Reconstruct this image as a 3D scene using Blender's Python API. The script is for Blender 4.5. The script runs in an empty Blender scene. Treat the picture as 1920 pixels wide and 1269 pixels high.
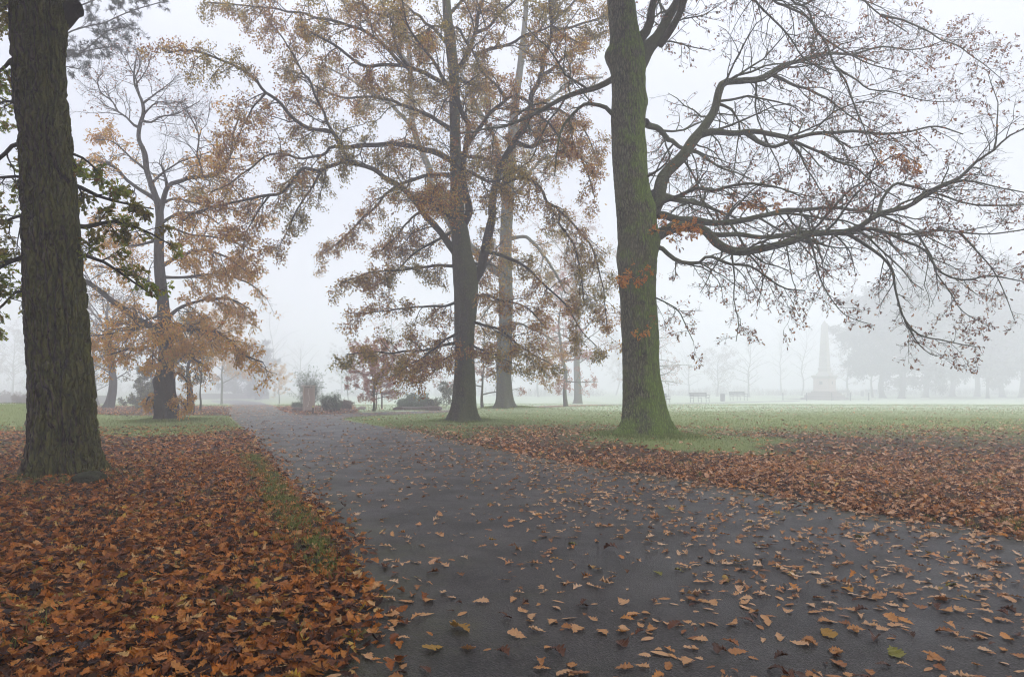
import bpy, math, random
import numpy as np
R = math.radians
# ------------------------------------------------------------ camera, sky, sun, exposure
SC = bpy.context.scene
C = SC.collection
F, HOR, EYE, CX = 1280.0, 722.0, 1.6, 960.0      # lens in photo pixels, horizon row, eye height
cam_d = bpy.data.cameras.new("camera"); cam = bpy.data.objects.new("camera", cam_d); C.objects.link(cam)
cam.location = (0, 0, EYE); cam.rotation_euler = (R(90), 0, 0)
cam_d.sensor_width = 36; cam_d.lens = 24; cam_d.shift_y = (HOR - 634.5) / 1920.0
cam_d.clip_start = 0.05; cam_d.clip_end = 3000
SC.camera = cam
SKY_H, SKY_Z = 0.66, 2.1
SUN_EL, SUN_AZ = 42, 150            # overcast: only a soft brighter side
w = bpy.data.worlds.new("World"); SC.world = w; w.use_nodes = True
nt = w.node_tree; nt.nodes.clear()
out = nt.nodes.new("ShaderNodeOutputWorld")
sky = nt.nodes.new("ShaderNodeTexSky"); sky.sky_type = 'NISHITA'; sky.sun_disc = False
sky.sun_elevation = R(SUN_EL); sky.sun_rotation = R(SUN_AZ); sky.dust_density = 4; sky.air_density = 1
b1 = nt.nodes.new("ShaderNodeBackground"); b1.inputs[1].default_value = 0.05
nt.links.new(sky.outputs[0], b1.inputs[0])
b2 = nt.nodes.new("ShaderNodeBackground")      # the even white of a fog-bound overcast sky
b2.inputs[0].default_value = (0.905, 0.925, 1.0, 1)
# overcast skies are brighter overhead than at the horizon: L = Lz (a + b sin e)
tcw = nt.nodes.new("ShaderNodeTexCoord"); sxw = nt.nodes.new("ShaderNodeSeparateXYZ"); nt.links.new(tcw.outputs['Generated'], sxw.inputs[0])
mrw = nt.nodes.new("ShaderNodeMapRange"); mrw.inputs[1].default_value = 0.25; mrw.inputs[2].default_value = 1.0; mrw.interpolation_type = 'SMOOTHSTEP'; mrw.inputs[3].default_value = SKY_H; mrw.inputs[4].default_value = SKY_Z
crw = nt.nodes.new("ShaderNodeMix"); crw.data_type = 'RGBA'; nt.links.new(sxw.outputs[2], crw.inputs[0])
crw.inputs[6].default_value = (0.84, 0.875, 1.0, 1); crw.inputs[7].default_value = (0.95, 0.945, 1.0, 1); nt.links.new(crw.outputs[2], b2.inputs[0])
nt.links.new(sxw.outputs[2], mrw.inputs[0]); nt.links.new(mrw.outputs[0], b2.inputs[1])
ad = nt.nodes.new("ShaderNodeAddShader")
nt.links.new(b1.outputs[0], ad.inputs[0]); nt.links.new(b2.outputs[0], ad.inputs[1]); nt.links.new(ad.outputs[0], out.inputs[0])
sun_d = bpy.data.lights.new("sun", 'SUN'); sun_d.energy = 0.65; sun_d.angle = R(25); sun_d.color = (1, 0.94, 0.85)
sun = bpy.data.objects.new("sun", sun_d); C.objects.link(sun)
sun.rotation_euler = (R(90 - SUN_EL), 0, R(180 - SUN_AZ))
SC.view_settings.view_transform = 'Standard'; SC.view_settings.look = 'None'
SC.view_settings.gamma = 1; SC.view_settings.exposure = 0.28
SC.view_settings.use_curve_mapping = False
cy = SC.cycles
cy.use_denoising = True
try: cy.denoiser = 'OPENIMAGEDENOISE'; cy.denoising_input_passes = 'RGB_ALBEDO_NORMAL'; cy.denoising_prefilter = 'ACCURATE'
except Exception: pass
cy.max_bounces = 14; cy.diffuse_bounces = 2; cy.glossy_bounces = 2; cy.transmission_bounces = 2
cy.volume_bounces = 12; cy.transparent_max_bounces = 8
HAZE_DENSITY = 0.0094
cy.pixel_filter_type = 'BLACKMAN_HARRIS'; cy.filter_width = 1.1

# ------------------------------------------------------------ maths helpers
def zb(y):                                      # the park falls away gently beyond the near trees
    t = np.clip((np.asarray(y, float) - 36) / 90., 0, 1); return -1.35 * t * t * (3 - 2 * t)
def G(px, py):                                  # where the line of sight meets the ground
    Y = EYE * F / (py - HOR)
    for _ in range(40): Y = .5 * Y + .5 * (EYE - float(zb(Y))) * F / (py - HOR)
    return ((px - CX) / F * Y, Y)
def GK(py): return G(960, py)[1] / (EYE * F / (py - HOR))    # how much farther than on level ground
def W(px, py, Y): return ((px - CX) / F * Y, Y, EYE - (py - HOR) / F * Y)
def nrm(v): return v / np.maximum(np.linalg.norm(v, axis=-1, keepdims=True), 1e-9)
def sstep(a, b, x):
    t = np.clip((x - a) / (b - a), 0, 1); return t * t * (3 - 2 * t)
def vnoise(p, seed=0):                          # smooth value noise in [-1,1], p (N,3)
    p = np.asarray(p, float); i = np.floor(p).astype(np.int64); f = p - i; f = f * f * (3 - 2 * f); r = 0
    for dx in (0, 1):
        for dy in (0, 1):
            for dz in (0, 1):
                h = ((i[:, 0] + dx) * 73856093) ^ ((i[:, 1] + dy) * 19349663) ^ ((i[:, 2] + dz) * 83492791) ^ (seed * 2654435)
                h = (h * 1103515245 + 12345) & 0x7fffffff; h = ((h >> 7) * 22695477 + 1) & 0x7fffffff
                v = (h >> 8) % 10007 / 5003.5 - 1
                r = r + v * (f[:, 0] if dx else 1 - f[:, 0]) * (f[:, 1] if dy else 1 - f[:, 1]) * (f[:, 2] if dz else 1 - f[:, 2])
    return r
def n2(x, y, s, seed=0): return vnoise(np.stack([x * s, y * s, np.zeros_like(x) + .5], 1), seed)
def catmull(P, n):
    P = np.asarray(P, float)
    if len(P) == 2: return P[0] + (P[1] - P[0]) * np.linspace(0, 1, n)[:, None]
    Q = np.vstack([2 * P[0] - P[1], P, 2 * P[-1] - P[-2]])
    d = np.r_[0, np.cumsum(np.linalg.norm(np.diff(P, axis=0), axis=1))]; s = np.linspace(0, d[-1], n)
    k = np.clip(np.searchsorted(d, s, side='right') - 1, 0, len(P) - 2)
    t = ((s - d[k]) / np.maximum(d[k + 1] - d[k], 1e-9))[:, None]
    a, b, c, e = Q[k], Q[k + 1], Q[k + 2], Q[k + 3]
    return .5 * ((2 * b) + (-a + c) * t + (2 * a - 5 * b + 4 * c - e) * t ** 2 + (-a + 3 * b - 3 * c + e) * t ** 3)

# ------------------------------------------------------------ object helpers
def tag(o, label=None, cat=None, group=None, kind=None):
    if label: o['label'] = label
    if cat: o['category'] = cat
    if group: o['group'] = group
    if kind: o['kind'] = kind
    return o
def empty(name, loc, label, cat, group=None):
    o = bpy.data.objects.new(name, None); o.empty_display_size = .3; C.objects.link(o); o.location = loc
    return tag(o, label, cat, group)
def mesh_obj(name, V, Fs, mat, parent=None, smooth=True, loc=None):
    """Fs: list of int arrays, each (n,3) or (n,4)."""
    V = np.asarray(V, np.float32)
    if parent is not None and loc is None: V = V - np.array(parent.location, np.float32)
    me = bpy.data.meshes.new(name)
    Fs = [np.asarray(f, np.int32) for f in Fs if len(f)]
    me.vertices.add(len(V)); me.vertices.foreach_set("co", V.ravel())
    li = np.concatenate([f.ravel() for f in Fs]); tot = np.concatenate([np.full(len(f), f.shape[1], np.int32) for f in Fs])
    me.loops.add(len(li)); me.loops.foreach_set("vertex_index", li)
    me.polygons.add(len(tot)); me.polygons.foreach_set("loop_start", np.r_[0, np.cumsum(tot)[:-1]].astype(np.int32))
    me.polygons.foreach_set("loop_total", tot)
    me.polygons.foreach_set("use_smooth", np.full(len(tot), bool(smooth)))
    me.update(calc_edges=True); me.validate()
    me.materials.append(mat)
    o = bpy.data.objects.new(name, me); C.objects.link(o)
    if parent is not None: o.parent = parent
    if loc is not None: o.location = loc
    return o
class MB:                                       # collects plain shapes into one mesh
    def __init__(s): s.v = []; s.q = []; s.n = 0
    def add(s, V, Q):
        s.v.append(np.asarray(V, float)); s.q.append(np.asarray(Q) + s.n); s.n += len(V); return s
    def box(s, c, d, rz=0, top=1.0, bev=.0):
        x, y, z = d[0] / 2, d[1] / 2, d[2]; b = min(bev, x * .4, y * .4, z * .3)
        rings = [(x - b, y - b, 0), (x, y, b), (x * top, y * top, z - b), (x * top - b, y * top - b, z)] if b > 0 else [(x, y, 0), (x * top, y * top, z)]
        V = []
        for (a, e, h) in rings: V += [(-a, -e, h), (a, -e, h), (a, e, h), (-a, e, h)]
        V = np.array(V); cz, sz = math.cos(rz), math.sin(rz)
        V = np.stack([V[:, 0] * cz - V[:, 1] * sz + c[0], V[:, 0] * sz + V[:, 1] * cz + c[1], V[:, 2] + c[2]], 1)
        Q = [(3, 2, 1, 0)]; m = len(rings)
        for k in range(m - 1):
            for i in range(4): j = (i + 1) % 4; Q.append((4 * k + i, 4 * k + j, 4 * k + 4 + j, 4 * k + 4 + i))
        Q.append((4 * m - 4, 4 * m - 3, 4 * m - 2, 4 * m - 1)); return s.add(V, Q)
    def cyl(s, c, r0, r1, h, n=14, cap=True):
        a = np.arange(n) * 2 * math.pi / n; V = []
        prof = [(r0, 0), (r1, h)] if not cap else [(0.001, 0), (r0, 0), (r1, h), (0.001, h)]
        for r, z in prof: V += [(c[0] + r * math.cos(t), c[1] + r * math.sin(t), c[2] + z) for t in a]
        Q = []
        for k in range(len(prof) - 1):
            for i in range(n): j = (i + 1) % n; Q.append((k * n + i, k * n + j, k * n + n + j, k * n + n + i))
        return s.add(V, Q)
    def bar(s, p, q, w, h=None):
        V, Fq = tube([(np.array([[p, q]], float), np.array([[w, h or w]], float) / 2)], 6); return s.add(V, Fq)
    def build(s, name, mat, parent=None, smooth=False): return mesh_obj(name, np.vstack(s.v), [np.vstack(s.q)], mat, parent, smooth)
def tube(groups, sides):
    """groups: [(pts (N,n,3), rad (N,n))] -> verts, quads; tips pinch."""
    Vs, Qs, off = [], [], 0
    ang = np.arange(sides) * 2 * math.pi / sides; ca, sa = np.cos(ang), np.sin(ang)
    for P, rad in groups:
        N, n, _ = P.shape
        if N == 0: continue
        T = np.empty_like(P); T[:, 1:-1] = P[:, 2:] - P[:, :-2]; T[:, 0] = P[:, 1] - P[:, 0]; T[:, -1] = P[:, -1] - P[:, -2]; T = nrm(T)
        m = nrm(P[:, -1] - P[:, 0]); ref = np.zeros((N, 3)); ref[np.arange(N), np.argmin(np.abs(m), axis=1)] = 1
        U = nrm(np.cross(T, ref[:, None, :])); B = np.cross(T, U)
        V = P[:, :, None] + rad[:, :, None, None] * (U[:, :, None] * ca[:, None] + B[:, :, None] * sa[:, None])
        idx = np.arange(N * n * sides).reshape(N, n, sides) + off
        a = idx[:, :-1]; b = idx[:, 1:]; a2 = np.roll(a, -1, 2); b2 = np.roll(b, -1, 2)
        Qs.append(np.stack([a, a2, b2, b], -1).reshape(-1, 4)); Vs.append(V.reshape(-1, 3)); off += N * n * sides
    return np.vstack(Vs), np.vstack(Qs)

# ------------------------------------------------------------ materials
class NT:
    def __init__(s, name):
        s.m = bpy.data.materials.new(name); s.m.use_nodes = True; s.t = s.m.node_tree; s.t.nodes.clear()
        s.out = s.n("OutputMaterial"); s.co = s.n("TexCoord").outputs['Object']
    def n(s, k): return s.t.nodes.new("ShaderNode" + k)
    def l(s, a, b): s.t.links.new(a, b)
    def put(s, sock, v):
        if isinstance(v, bpy.types.NodeSocket): s.l(v, sock)
        elif isinstance(v, tuple) and len(v) == 3 and sock.type == 'RGBA': sock.default_value = (*v, 1)
        else: sock.default_value = v
    def map(s, sc=(1, 1, 1), vec=None):
        m = s.n("Mapping"); s.l(vec or s.co, m.inputs[0]); m.inputs['Scale'].default_value = sc; return m.outputs[0]
    def noise(s, scale, detail=4, rough=.55, vec=None, dist=0):
        k = s.n("TexNoise"); s.l(vec or s.co, k.inputs['Vector']); k.inputs['Scale'].default_value = scale
        k.inputs['Detail'].default_value = detail; k.inputs['Roughness'].default_value = rough; k.inputs['Distortion'].default_value = dist
        return k.outputs['Fac']
    def vor(s, scale, feat='F1', vec=None, out='Distance'):
        k = s.n("TexVoronoi"); k.feature = feat; s.l(vec or s.co, k.inputs['Vector']); k.inputs['Scale'].default_value = scale; return k.outputs[out]
    def ramp(s, f, stops, interp='LINEAR'):
        k = s.n("ValToRGB"); s.l(f, k.inputs[0]); k.color_ramp.interpolation = interp; e = k.color_ramp.elements
        while len(e) < len(stops): e.new(.5)
        for q, (p, c) in zip(e, stops): q.position = p; q.color = (*c, 1) if isinstance(c, tuple) else (c, c, c, 1)
        return k.outputs[0]
    def mix(s, f, a, b, typ='MIX'):
        k = s.n("Mix"); k.data_type = 'RGBA'; k.blend_type = typ; s.put(k.inputs[0], f); s.put(k.inputs[6], a); s.put(k.inputs[7], b); return k.outputs[2]
    def math(s, op, a, b=0.):
        k = s.n("Math"); k.operation = op; s.put(k.inputs[0], a); s.put(k.inputs[1], b); return k.outputs[0]
    def bump(s, h, strength=.5, dist=.02):
        k = s.n("Bump"); s.l(h, k.inputs['Height']); k.inputs['Strength'].default_value = strength; k.inputs['Distance'].default_value = dist; return k.outputs[0]
    def bsdf(s, col, rough=.8, nor=None, spec=.3, metal=0.):
        k = s.n("BsdfPrincipled"); s.put(k.inputs['Base Color'], col); s.put(k.inputs['Roughness'], rough); s.put(k.inputs['Specular IOR Level'], spec)
        s.put(k.inputs['Metallic'], metal)
        if nor is not None: s.l(nor, k.inputs['Normal'])
        return k.outputs[0]
    def end(s, sh): s.l(sh, s.out.inputs[0]); return s.m
def leaf_mat(name, stops, trans=.3, rough=.55, by='island', patch=None, pscale=.35):
    m = NT(name)
    if by == 'island': r = m.n("NewGeometry").outputs['Random Per Island']
    else: r = m.n("ObjectInfo").outputs['Random']
    col = m.ramp(r, stops)
    if patch is not None:                       # whole sprays that have turned another colour
        f = m.ramp(m.noise(pscale, 3), [(.46, 0.), (.6, 1.)])
        f = m.math('MULTIPLY', f, .75); col = m.mix(f, col, m.ramp(r, patch))
    spots = m.ramp(m.noise(45, 2), [(.35, .72), (.6, 1.08)])
    col = m.mix(1., col, spots, 'MULTIPLY')
    k = m.bsdf(col, rough, None, .35)
    if trans > 0:
        t = m.n("BsdfTranslucent"); m.put(t.inputs[0], col); mx = m.n("MixShader"); mx.inputs[0].default_value = trans
        m.l(k, mx.inputs[1]); m.l(t.outputs[0], mx.inputs[2]); k = mx.outputs[0]
    return m.end(k)
def bark_mat(name, dark, mid, light, moss=(.045, .065, .015), moss_amt=.5, sc=1., bump=.9, moss_side=None, dist=.03, zs_=.2):
    m = NT(name)
    w1 = m.noise(3.2 * sc, 3); wv = m.n("VectorMath"); wv.operation = 'ADD'
    cmb = m.n("CombineXYZ"); m.l(m.math('MULTIPLY', w1, .16 / sc), cmb.inputs[0]); m.l(m.math('MULTIPLY', m.noise(4.1 * sc, 2), .16 / sc), cmb.inputs[1])
    m.l(m.co, wv.inputs[0]); m.l(cmb.outputs[0], wv.inputs[1])
    v = m.map((1, 1, zs_), wv.outputs[0])
    crack = m.vor(17 * sc, 'DISTANCE_TO_EDGE', v); crack2 = m.vor(34 * sc, 'DISTANCE_TO_EDGE', m.map((1, 1, zs_ * 1.6), wv.outputs[0]))
    c1 = m.ramp(crack, [(0, 0.), (.22, .75), (.5, 1.)]); c2 = m.ramp(crack2, [(0, 0.), (.3, 1.)])
    fine = m.noise(42 * sc, 5, .65, m.map((1, 1, .35)))
    h = m.math('ADD', m.math('MULTIPLY', c1, .62), m.math('ADD', m.math('MULTIPLY', c2, .2), m.math('MULTIPLY', fine, .3)))
    col = m.ramp(h, [(.30, dark), (.52, mid), (.92, light)])
    big = m.noise(1.1, 4)
    col = m.mix(m.ramp(big, [(.35, 0.), (.7, .6)]), col, tuple(x * 1.35 for x in mid))
    if moss_amt > 0:
        sep = m.n("SeparateXYZ"); m.l(m.n("NewGeometry").outputs['Normal'], sep.inputs[0])
        side = m.math('ADD', m.math('MULTIPLY', sep.outputs[0], moss_side or .25), m.math('MULTIPLY', sep.outputs[2], .5))
        f = m.math('ADD', m.math('ADD', m.noise(2.3, 5, .6), side), m.math('MULTIPLY', fine, .25))
        f = m.ramp(f, [(.52, 0.), (.78, 1.)])
        col = m.mix(m.math('MULTIPLY', f, moss_amt), col, m.mix(h, tuple(x * .45 for x in moss), tuple(x * 1.5 for x in moss)))
    return m.end(m.bsdf(col, .9, m.bump(h, bump, dist), .2))
def plain_mat(name, col, rough=.8, var=.25, sc=6, bump=.25, spec=.3, metal=0., dist=.01):
    m = NT(name); n = m.noise(sc, 6, .6)
    c = m.mix(n, tuple(x * (1 - var) for x in col), tuple(x * (1 + var) for x in col))
    return m.end(m.bsdf(c, rough, m.bump(m.noise(sc * 6, 4), bump, dist), spec, metal))
M = {}
M['bark_left'] = bark_mat('bark_left', (.005, .004, .003), (.078, .062, .043), (.21, .175, .125), (.13, .14, .025), .8, .75, 1., .34, .12, .13)
M['bark_right'] = bark_mat('bark_right', (.010, .011, .006), (.11, .11, .06), (.25, .245, .15), (.14, .215, .03), 1., 1.0, 1., .22, .04)
M['bark_mid'] = bark_mat('bark_mid', (.012, .011, .009), (.066, .060, .045), (.14, .125, .09), (.10, .125, .03), .7, 1.5, .9, .3, .03)
M['bark_dark'] = bark_mat('bark_dark', (.009, .007, .006), (.030, .024, .020), (.06, .05, .04), (.05, .05, .02), .15, 1.3, .9)
M['bark_pale'] = bark_mat('bark_pale', (.04, .04, .033), (.10, .10, .082), (.16, .155, .13), (.08, .10, .04), .5, 1.6, .6)
M['bark_limb'] = bark_mat('bark_limb', (.03, .03, .022), (.09, .092, .068), (.17, .175, .13), (.10, .13, .04), .6, 2, .6)
M['bark_twig'] = bark_mat('bark_twig', (.018, .016, .014), (.045, .042, .036), (.075, .07, .06), (.05, .06, .03), .3, 3, .3)
M['lv_center'] = leaf_mat('leaves_center', [(0, (.12, .04, .012)), (.28, (.34, .11, .018)), (.55, (.58, .25, .022)), (.82, (.72, .42, .035)), (1, (.36, .30, .03))], .55, .55, 'island',
                          [(0, (.09, .11, .018)), (.4, (.24, .28, .028)), (.7, (.42, .36, .035)), (1, (.58, .34, .035))])
M['lv_back'] = leaf_mat('leaves_back', [(0, (.32, .14, .02)), (.5, (.52, .27, .035)), (1, (.6, .36, .05))], .55, .6, 'island', [(0, (.25, .25, .04)), (1, (.42, .3, .06))])
M['lv_right'] = leaf_mat('leaves_right', [(0, (.14, .05, .02)), (.5, (.28, .095, .03)), (.85, (.48, .15, .03)), (1, (.55, .28, .04))], .35, .55)
M['lv_orange'] = leaf_mat('leaves_orange', [(0, (.55, .17, .015)), (.5, (.78, .31, .02)), (1, (.8, .42, .05))], .4, .5)
M['lv_left'] = leaf_mat('leaves_left', [(0, (.16, .22, .015)), (.4, (.30, .42, .02)), (.7, (.48, .52, .03)), (.85, (.42, .36, .03)), (1, (.36, .14, .03))], .55, .5, 'island',
                        [(0, (.14, .07, .02)), (.5, (.25, .13, .03)), (1, (.30, .26, .03))], .8)
M['lv_chest'] = leaf_mat('leaves_chestnut', [(0, (.45, .28, .02)), (.35, (.72, .44, .03)), (.7, (.84, .42, .025)), (1, (.68, .24, .02))], .45, .55, 'island',
                         [(0, (.68, .24, .02)), (.6, (.80, .40, .03)), (1, (.5, .5, .04))])
M['lv_rust'] = leaf_mat('leaves_rust', [(0, (.26, .09, .05)), (.5, (.42, .16, .08)), (1, (.5, .25, .1))], .4, .6)
M['lv_red'] = leaf_mat('leaves_red', [(0, (.34, .09, .06)), (.5, (.50, .17, .09)), (1, (.58, .26, .12))], .4, .6)
M['lv_gold'] = leaf_mat('leaves_gold', [(0, (.50, .34, .05)), (.5, (.70, .42, .08)), (1, (.75, .33, .08))], .4, .6)
M['lv_green'] = leaf_mat('leaves_green', [(0, (.07, .11, .06)), (.5, (.12, .18, .09)), (1, (.18, .25, .12))], .4, .5)
M['lv_dark'] = leaf_mat('leaves_dark', [(0, (.010, .018, .012)), (.5, (.02, .032, .02)), (1, (.035, .05, .028))], .1, .5)
M['lv_yew'] = leaf_mat('leaves_holly', [(0, (.03, .045, .018)), (.7, (.05, .07, .02)), (.8, (.22, .22, .05)), (1, (.34, .32, .09))], .2, .45)
M['lv_dry'] = leaf_mat('leaves_dry', [(0, (.10, .065, .04)), (.5, (.18, .12, .07)), (1, (.22, .17, .10))], .2, .8)
M['lv_pine'] = leaf_mat('leaves_pine', [(0, (.016, .03, .024)), (1, (.04, .06, .042))], .1, .5)

# ------------------------------------------------------------ leaf meshes
def leaf_tpl(kind):
    if kind == 'kite': return np.array([(0, 0, 0), (.42, .26, .03), (1, 0, 0), (.5, -.24, .03)], float), np.array([(0, 1, 2), (0, 2, 3)])
    if kind == 'long':                          # chestnut leaf: long, toothed, folded
        xs = [0, .25, .55, .8, 1]; ws = [.02, .15, .19, .11, 0]
    elif kind == 'lobe': xs = [0, .18, .34, .46, .62, .72, .88, 1]; ws = [.02, .13, .08, .27, .12, .29, .13, .02]
    elif kind == 'oak':
        xs = [0, .08, .14, .19, .23, .28, .34, .39, .43, .48, .54, .59, .63, .68, .74, .79, .83, .88, .94, 1]; ws = [.012, .03, .10, .15, .16, .14, .20, .26, .25, .18, .27, .32, .31, .20, .25, .27, .22, .15, .12, .02]
    elif kind == 'oval': xs = [0, .2, .5, .8, 1]; ws = [.02, .15, .20, .13, .01]
    n = len(xs); V = []
    for i, (x, w_) in enumerate(zip(xs, ws)):
        k = .22 * w_ if kind in ('oak', 'lobe') else 0
        V += [(x + k, w_, .14 * w_), (x, 0, 0), (x + k * .5, -w_ * .9, .14 * w_)]
    Q = []
    for i in range(n - 1):
        a = 3 * i; Q += [(a, a + 1, a + 4, a + 3), (a + 1, a + 2, a + 5, a + 4)]
    return np.array(V, float), np.array(Q)
def leaf_cloud(rng, kind, pos, axis, normal, size, curl=.35):
    T, Q = leaf_tpl(kind); N = len(pos); nv = len(T)
    x = nrm(axis); z = nrm(normal - (normal * x).sum(1, keepdims=True) * x); y = np.cross(z, x)
    L = np.repeat(T[None], N, 0).copy()
    c1 = rng.normal(0, curl, (N, 1)); c2 = rng.normal(curl * 1.2, curl * 1.6, (N, 1))
    L[:, :, 2] += c1 * (L[:, :, 0] - .4) ** 2 + c2 * L[:, :, 1] ** 2 * 3 + rng.normal(0, curl * .5, (N, 1)) * L[:, :, 1]
    L[:, :, 1] *= rng.uniform(.75, 1.2, (N, 1))
    if kind in ('oak', 'lobe'): L[:, :, 1] *= 1 + rng.normal(0, .16, L.shape[:2]); L[:, :, 2] += rng.normal(0, .018, L.shape[:2])
    L *= size[:, None, None]
    V = pos[:, None] + L[..., :1] * x[:, None] + L[..., 1:2] * y[:, None] + L[..., 2:3] * z[:, None]
    Qs = Q[None] + (np.arange(N) * nv)[:, None, None]
    return V.reshape(-1, 3), Qs.reshape(-1, Q.shape[1])

# ------------------------------------------------------------ branching
def grow(rng, S, D, L, Rr, n, wander, trop, tip=.25):
    N = len(S); P = np.empty((N, n, 3)); P[:, 0] = S; d = nrm(D); seg = (L / (n - 1))[:, None]
    for i in range(1, n):
        d = d + rng.normal(0, wander, (N, 3)); d[:, 2] += trop; d = nrm(d); P[:, i] = P[:, i - 1] + d * seg
    t = np.linspace(0, 1, n)[None]; return P, Rr[:, None] * (1 - (1 - tip) * t)
def spawn(rng, P, rad, Lp, K, t0, t1, a0, a1, f0, f1, rf, rmin=.002, flat=.8, tp=.5):
    N, n, _ = P.shape
    t = t0 + (t1 - t0) * (np.arange(K)[None] + rng.random((N, K))) / K; u = t * (n - 1); i = np.minimum(u.astype(int), n - 2); f = (u - i)[..., None]
    ar = np.arange(N)[:, None]; a = P[ar, i]; b = P[ar, i + 1]; S = a + (b - a) * f; T = nrm(b - a)
    r = rad[ar, i] * (1 - f[..., 0]) + rad[ar, i + 1] * f[..., 0]
    q = rng.normal(0, 1, (N, K, 3)); q[..., 2] *= flat; q = nrm(q - (q * T).sum(-1, keepdims=True) * T)
    an = np.radians(rng.uniform(a0, a1, (N, K)))[..., None]; D = T * np.cos(an) + q * np.sin(an)
    L = Lp[:, None] * rng.uniform(f0, f1, (N, K)) * (1 - tp * t)
    return S.reshape(-1, 3), D.reshape(-1, 3), L.ravel(), np.maximum(r * rf, rmin).ravel()
def sprout(rng, pts, rad, p):
    """branches of three orders on one limb; returns tube groups (thick, thin) and leaf bearing twigs"""
    L = np.linalg.norm(np.diff(pts, axis=0), axis=1).sum(); K = max(2, int(L * p['d1']))
    P, r = pts[None], rad[None]
    s = spawn(rng, P, r, np.array([1.]), K, p.get('t0', .2), 1., 25, 75, 1, 1, .5, .006, p.get('flat', .8), 0)
    tt = p.get('t0', .2) + (1 - p.get('t0', .2)) * (np.arange(K) + .5) / K
    Ls = p['l1'] * rng.uniform(.45, 1.15, K) * (1 - p.get('taper', .45) * tt)
    P1, r1 = grow(rng, s[0], s[1], Ls, np.minimum(s[3], .012 + Ls * .011), 7, p.get('wan', .22), p.get('trop', 0.), .3)
    K2 = p.get('k2', 6)
    s2 = spawn(rng, P1, r1, Ls, K2, .15, 1., 25, 70, .28, .6, .6, .0035, p.get('flat', .8), .45)
    P2, r2 = grow(rng, s2[0], s2[1], s2[2], s2[3], 5, p.get('wan', .22) * 1.1, p.get('trop', 0.) * 1.3, .5)
    K3 = p.get('k3', 4)
    if K3:
        s3 = spawn(rng, P2, r2, np.maximum(s2[2], .25), K3, .15, 1., 30, 70, .3, .6, .7, .0028, 1., .4)
        P3, r3 = grow(rng, s3[0], s3[1], s3[2], s3[3], 4, .25, p.get('trop', 0.) * 1.3, .6)
    else: P3, r3 = P2[:0, :4], r2[:0, :4]
    return [(P1, r1)], [(P2, r2), (P3, r3)]
def leaves_on(rng, twigs, per, size, kind, spread=.05, droop=.35, keep=1., tmin=.2, curl=.35):
    out = []
    for P, _ in twigs:
        if len(P) == 0: continue
        if keep < 1:                            # leaves hang on in patches, the rest of the twigs are bare
            f = vnoise(P[:, 0] * .55, 91) * .5 + .5; P = P[rng.random(len(P)) < np.clip(keep * 2.4 * f ** 1.6, 0, 1)]
            if len(P) == 0: continue
        S, D, _, _ = spawn(rng, P, np.ones(P.shape[:2]), np.ones(len(P)), per, tmin, 1., 20, 80, 1, 1, 1)
        D = D + rng.normal(0, .25, D.shape); D[:, 2] -= droop
        nor = rng.normal(0, .6, D.shape); nor[:, 2] += .8
        out.append(leaf_cloud(rng, kind, S + rng.normal(0, spread, S.shape), D, nor, size * rng.uniform(.6, 1.2, len(S)), curl))
    V, Q, off = [], [], 0
    for v, q in out: V.append(v); Q.append(q + off); off += len(v)
    return (np.vstack(V), np.vstack(Q)) if V else None

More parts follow.
